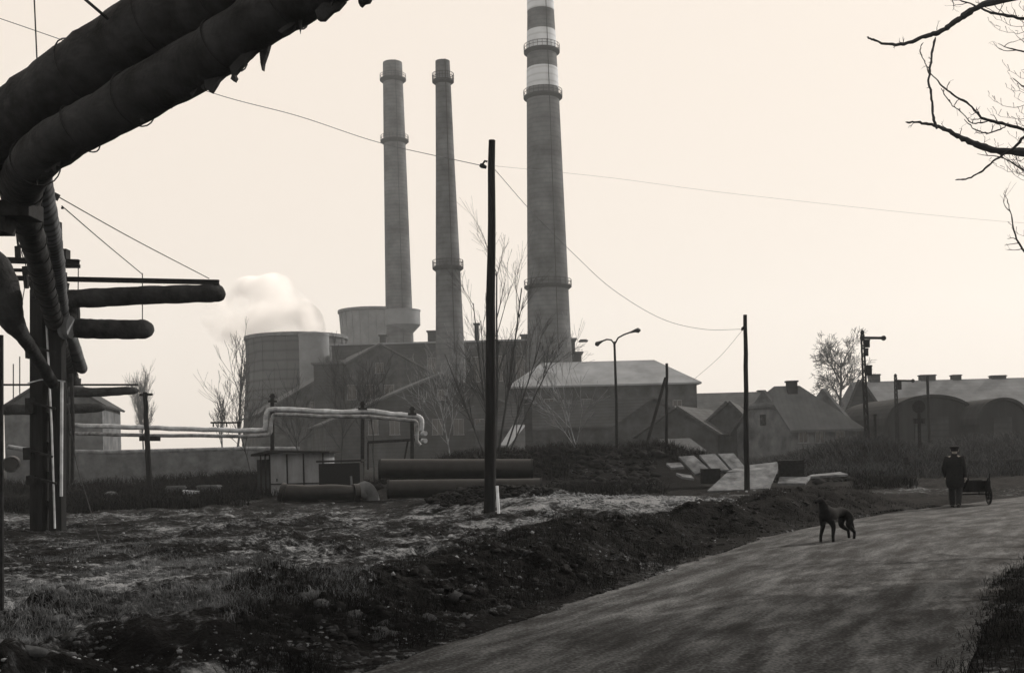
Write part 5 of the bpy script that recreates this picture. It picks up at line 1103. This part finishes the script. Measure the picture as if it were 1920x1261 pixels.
    m = MB(); m.tube([hc + Vector((-.025 * s, .088 * s, -.055 * s)), hc + Vector((0, .095 * s, -.055 * s)), hc + Vector((.025 * s, .088 * s, -.055 * s))], .006 * s, 6); m.build('mouth', MT['hair'], root)
    for k in (-1, 1):
        m = MB(); c = hc + Vector((k * .032 * s, .082 * s, .018 * s)); m.add([c + Vector(p) * .012 * s for p in ICO], ICF); m.build('eye', MT['hair'], root, smooth=True)
        m = MB(); c = hc + Vector((k * .09 * s, -.005 * s, -.005 * s)); m.tube([c + Vector((0, .005, .03)) * s, c + Vector((k * .012, -.005, .01)) * s, c + Vector((0, 0, -.03)) * s], [.008 * s, .014 * s, .008 * s], 8); m.build('ear', MT['skin'], root, smooth=True)
    m = MB(); prof = [(.098, -.02), (.104, .03), (.098, .075), (.07, .105), (.02, .118)]
    m.lathe((hc.x, hc.y - .018 * s, hc.z + .0), [(a * s, b * s) for a, b in prof], 16); m.build('hair', MT['hair'], root, smooth=True)
    if hat:
        m = MB(); m.lathe((hc.x, hc.y - .01 * s, hc.z + .055 * s), [(.108 * s, 0), (.135 * s, .03 * s), (.125 * s, .06 * s), (.05 * s, .078 * s)], 18)
        q = hc + Vector((0, .13 * s, .06 * s)); m.box(q, (.15 * s, .09 * s, .012 * s), rx=-.25); m.build('cap', MT['cloth'], root, smooth=True)
    return root
walk = dict(pelvis=(0, 0, .93), waist=(0, .01, 1.08), chest=(0, .03, 1.34), neck=(0, .045, 1.49), head0=(0, .06, 1.58), head1=(0, .07, 1.67),
            shL=(-.19, .03, 1.41), elL=(-.27, -.06, 1.14), wrL=(-.24, .04, .90), haL=(-.235, .07, .82), shR=(.19, .03, 1.41), elR=(.26, -.08, 1.14), wrR=(.27, -.02, .89), haR=(.27, -.0, .80),
            hiL=(-.09, 0, .88), knL=(-.10, .10, .50), anL=(-.09, .06, .09), toL=(-.10, .2, .045), hiR=(.09, 0, .88), knR=(.10, -.01, .49), anR=(.10, -.18, .12), toR=(.10, -.05, .045))
pb = G(1792, 956); print('person', pb)
Hp = 118 / F * pb.y
person('person in a long black coat and cap walking away along the road with a handcart', (pb.x, pb.y, pb.z + .03), Hp, R(-30), walk)
# handcart
def cart():
    c = Vector((pb.x + .84, pb.y + .95, .06)); root = thing('handcart', 'low dark two wheeled handcart pushed ahead of the person in the coat', 'cart', tuple(c), None, R(80)); hw = .46
    m = MB(); m.box((0, 0, .40), (.9, 2 * hw, .04)); m.box((0, hw, .56), (.9, .03, .28)); m.box((0, -hw, .56), (.9, .03, .28)); m.box((-.45, 0, .56), (.03, 2 * hw - .03, .28)); m.box((.45, 0, .56), (.03, 2 * hw - .03, .28))
    for y in (-.3, 0, .3): m.box((-.47, y, .56), (.02, .05, .3))
    m.build('tray', MT['pole'], root)
    for k in (-1, 1):
        y = k * (hw + .07); m = MB(); pts = [(.29 * math.cos(a), y, .29 + .29 * math.sin(a)) for a in np.linspace(0, 2 * math.pi, 25)]; m.tube(pts, .03, 6, cap=False)
        for a in np.linspace(0, 2 * math.pi, 9)[:-1]: m.bar((0, y, .29), (.28 * math.cos(a), y, .29 + .28 * math.sin(a)), .022)
        m.tube([(0, y - .05, .29), (0, y + .05, .29)], .05, 8); m.build('wheel', MT['steel'], root)
        m = MB(); m.tube([(-.4, k * .28, .46), (-.8, k * .27, .66), (-1.02, k * .27, .80)], .02, 6); m.build('handle', MT['pole'], root)
    m = MB(); m.bar((0, -hw - .06, .29), (0, hw + .06, .29), .035); m.bar((0, -.25, .29), (0, -.25, .39), .04); m.bar((0, .25, .29), (0, .25, .39), .04); m.build('axle', MT['steel'], root)
    m = MB(); m.bar((-.42, -hw + .04, .5), (-.46, -hw, .92), .03); m.build('tailboard_stake', MT['pole'], root)
cart()
def dog():
    k = G(1567, 1022); hd = math.atan2(-.62, -.78); K = 1.16; root = thing('dog', 'large dark long legged dog standing at the road edge with raised head', 'dog', (k.x, k.y, k.z + .005), None, hd)
    J = dict(pel=(-.34, 0, .55), loin=(-.16, 0, .57), rib=(.05, 0, .545), chest=(.22, 0, .54), nk=(.36, 0, .66), poll=(.44, 0, .77), muz=(.54, 0, .755), nose=(.63, 0, .725),
             t1=(-.43, 0, .50), t2=(-.50, 0, .36), t3=(-.56, 0, .24),
             sL=(.24, .09, .44), eL=(.19, .10, .33), wL=(.215, .10, .17), pL=(.21, .10, .045), fL=(.26, .10, .025),
             sR=(.24, -.09, .44), eR=(.21, -.10, .33), wR=(.28, -.10, .18), pR=(.29, -.10, .045), fR=(.34, -.10, .025),
             hL=(-.32, .09, .45), kL=(-.24, .10, .33), cL=(-.42, .10, .20), qL=(-.39, .10, .05), gL=(-.34, .10, .025),
             hR=(-.32, -.09, .45), kR=(-.30, -.10, .32), cR=(-.53, -.10, .22), qR=(-.55, -.10, .05), gR=(-.50, -.10, .025))
    J.update(nk=(.33, 0, .68), poll=(.38, 0, .80), muz=(.48, 0, .79), nose=(.56, 0, .76))
    J = {a: Vector(b) * K for a, b in J.items()}
    Rr = dict(pel=(.115, .10), loin=(.10, .10), rib=(.125, .12), chest=(.135, .115), nk=.09, poll=.07, muz=.045, nose=.028, t1=.03, t2=.03, t3=.015)
    for S in 'LR': Rr.update({'s' + S: .075, 'e' + S: .05, 'w' + S: .032, 'p' + S: .028, 'f' + S: .032, 'h' + S: .095, 'k' + S: .065, 'c' + S: .034, 'q' + S: .028, 'g' + S: .032})
    ks = list(J); ix = {a: b for b, a in enumerate(ks)}; E = [('pel', 'loin'), ('loin', 'rib'), ('rib', 'chest'), ('chest', 'nk'), ('nk', 'poll'), ('poll', 'muz'), ('muz', 'nose'), ('pel', 't1'), ('t1', 't2'), ('t2', 't3')]
    for S in 'LR': E += [('chest', 's' + S), ('s' + S, 'e' + S), ('e' + S, 'w' + S), ('w' + S, 'p' + S), ('p' + S, 'f' + S), ('pel', 'h' + S), ('h' + S, 'k' + S), ('k' + S, 'c' + S), ('c' + S, 'q' + S), ('q' + S, 'g' + S)]
    skin_body('body', [J[a] for a in ks], [(ix[a], ix[b]) for a, b in E], [Rr[a] for a in ks], MT['fur'], root)
    for y in (-1, 1):
        m = MB(); m.prism([tuple(Vector(q) * K) for q in ((.34, y * .03, .85), (.38, y * .075, .84), (.355, y * .065, .93))], (-.025, 0, 0)); m.build('ear', MT['fur'], root)
        m = MB(); m.add([(.44 * K + .010 * p[0], y * .045 + .010 * p[1], .835 * K + .010 * p[2]) for p in ICO], ICF); m.build('eye', MT['hair'], root)
    m = MB(); m.add([(.59 * K + .016 * p[0], .02 * p[1], .768 * K + .014 * p[2]) for p in ICO], ICF); m.build('nose', MT['hair'], root)
    m = MB(); m.tube([(.335 * K + .10 * math.cos(a) * -.5, .105 * math.sin(a), .70 * K + .10 * math.cos(a) * .4) for a in np.linspace(0, 2 * math.pi, 17)], .008, 5, cap=False); m.build('collar', MT['hair'], root)
dog()
# ------------------------------------------------------------------ steam and haze
def volume_mat(name, dens, col, noise=None, aniso=0.0):
    m = bpy.data.materials.new(name); m.use_nodes = True; n = m.node_tree.nodes; l = m.node_tree.links; n.clear()
    o = n.new('ShaderNodeOutputMaterial'); v = n.new('ShaderNodeVolumePrincipled'); v.inputs['Color'].default_value = (*col, 1); v.inputs['Density'].default_value = dens; v.inputs['Anisotropy'].default_value = aniso
    l.new(v.outputs[0], o.inputs['Volume'])
    if noise:
        tc = n.new('ShaderNodeTexCoord'); nz = n.new('ShaderNodeTexNoise'); nz.inputs['Scale'].default_value = noise; nz.inputs['Detail'].default_value = 4
        mr = n.new('ShaderNodeMapRange'); mr.inputs[1].default_value = .47; mr.inputs[2].default_value = .72; mr.inputs[3].default_value = 0; mr.inputs[4].default_value = dens
        l.new(tc.outputs['Object'], nz.inputs['Vector']); l.new(nz.outputs['Fac'], mr.inputs[0]); l.new(mr.outputs[0], v.inputs['Density'])
    return m
import bmesh
bm = bmesh.new(); rg = random.Random(4)
for px, py, r, Y in ((540, 622, 5.5, 262), (560, 612, 6, 264), (515, 604, 7, 264), (492, 584, 6.5, 266), (535, 590, 6.5, 268), (465, 600, 6, 270), (436, 612, 5, 272), (470, 562, 5.5, 268), (515, 560, 6, 270), (410, 600, 4.5, 272), (440, 575, 4, 272), (545, 572, 4, 266)):
    c = P(px, py, Y); bmesh.ops.create_icosphere(bm, subdivisions=3, radius=r * 1.12, matrix=Matrix.Translation(c))
me = bpy.data.meshes.new('steam'); bm.to_mesh(me); bm.free()
stm = bpy.data.objects.new('steam', me); COL.objects.link(stm); rmz = stm.modifiers.new('r', 'REMESH'); rmz.mode = 'VOXEL'; rmz.voxel_size = 1.2
me.materials.append(volume_mat('steam_cloud', .75, (1, 1, 1), .11, .3)); tag(stm, 'white steam drifting off the wide cooling tower', 'steam', None, 'stuff')
hb = MB(); hb.box((0, 740, 99), (4200, 1560, 206)); hz_o = hb.build('haze', volume_mat('haze_air', .00037, (.90, .96, 1), None, .2)); tag(hz_o, None, None, None, 'stuff'); hz_o['label'] = 'thin pale haze over the whole place'
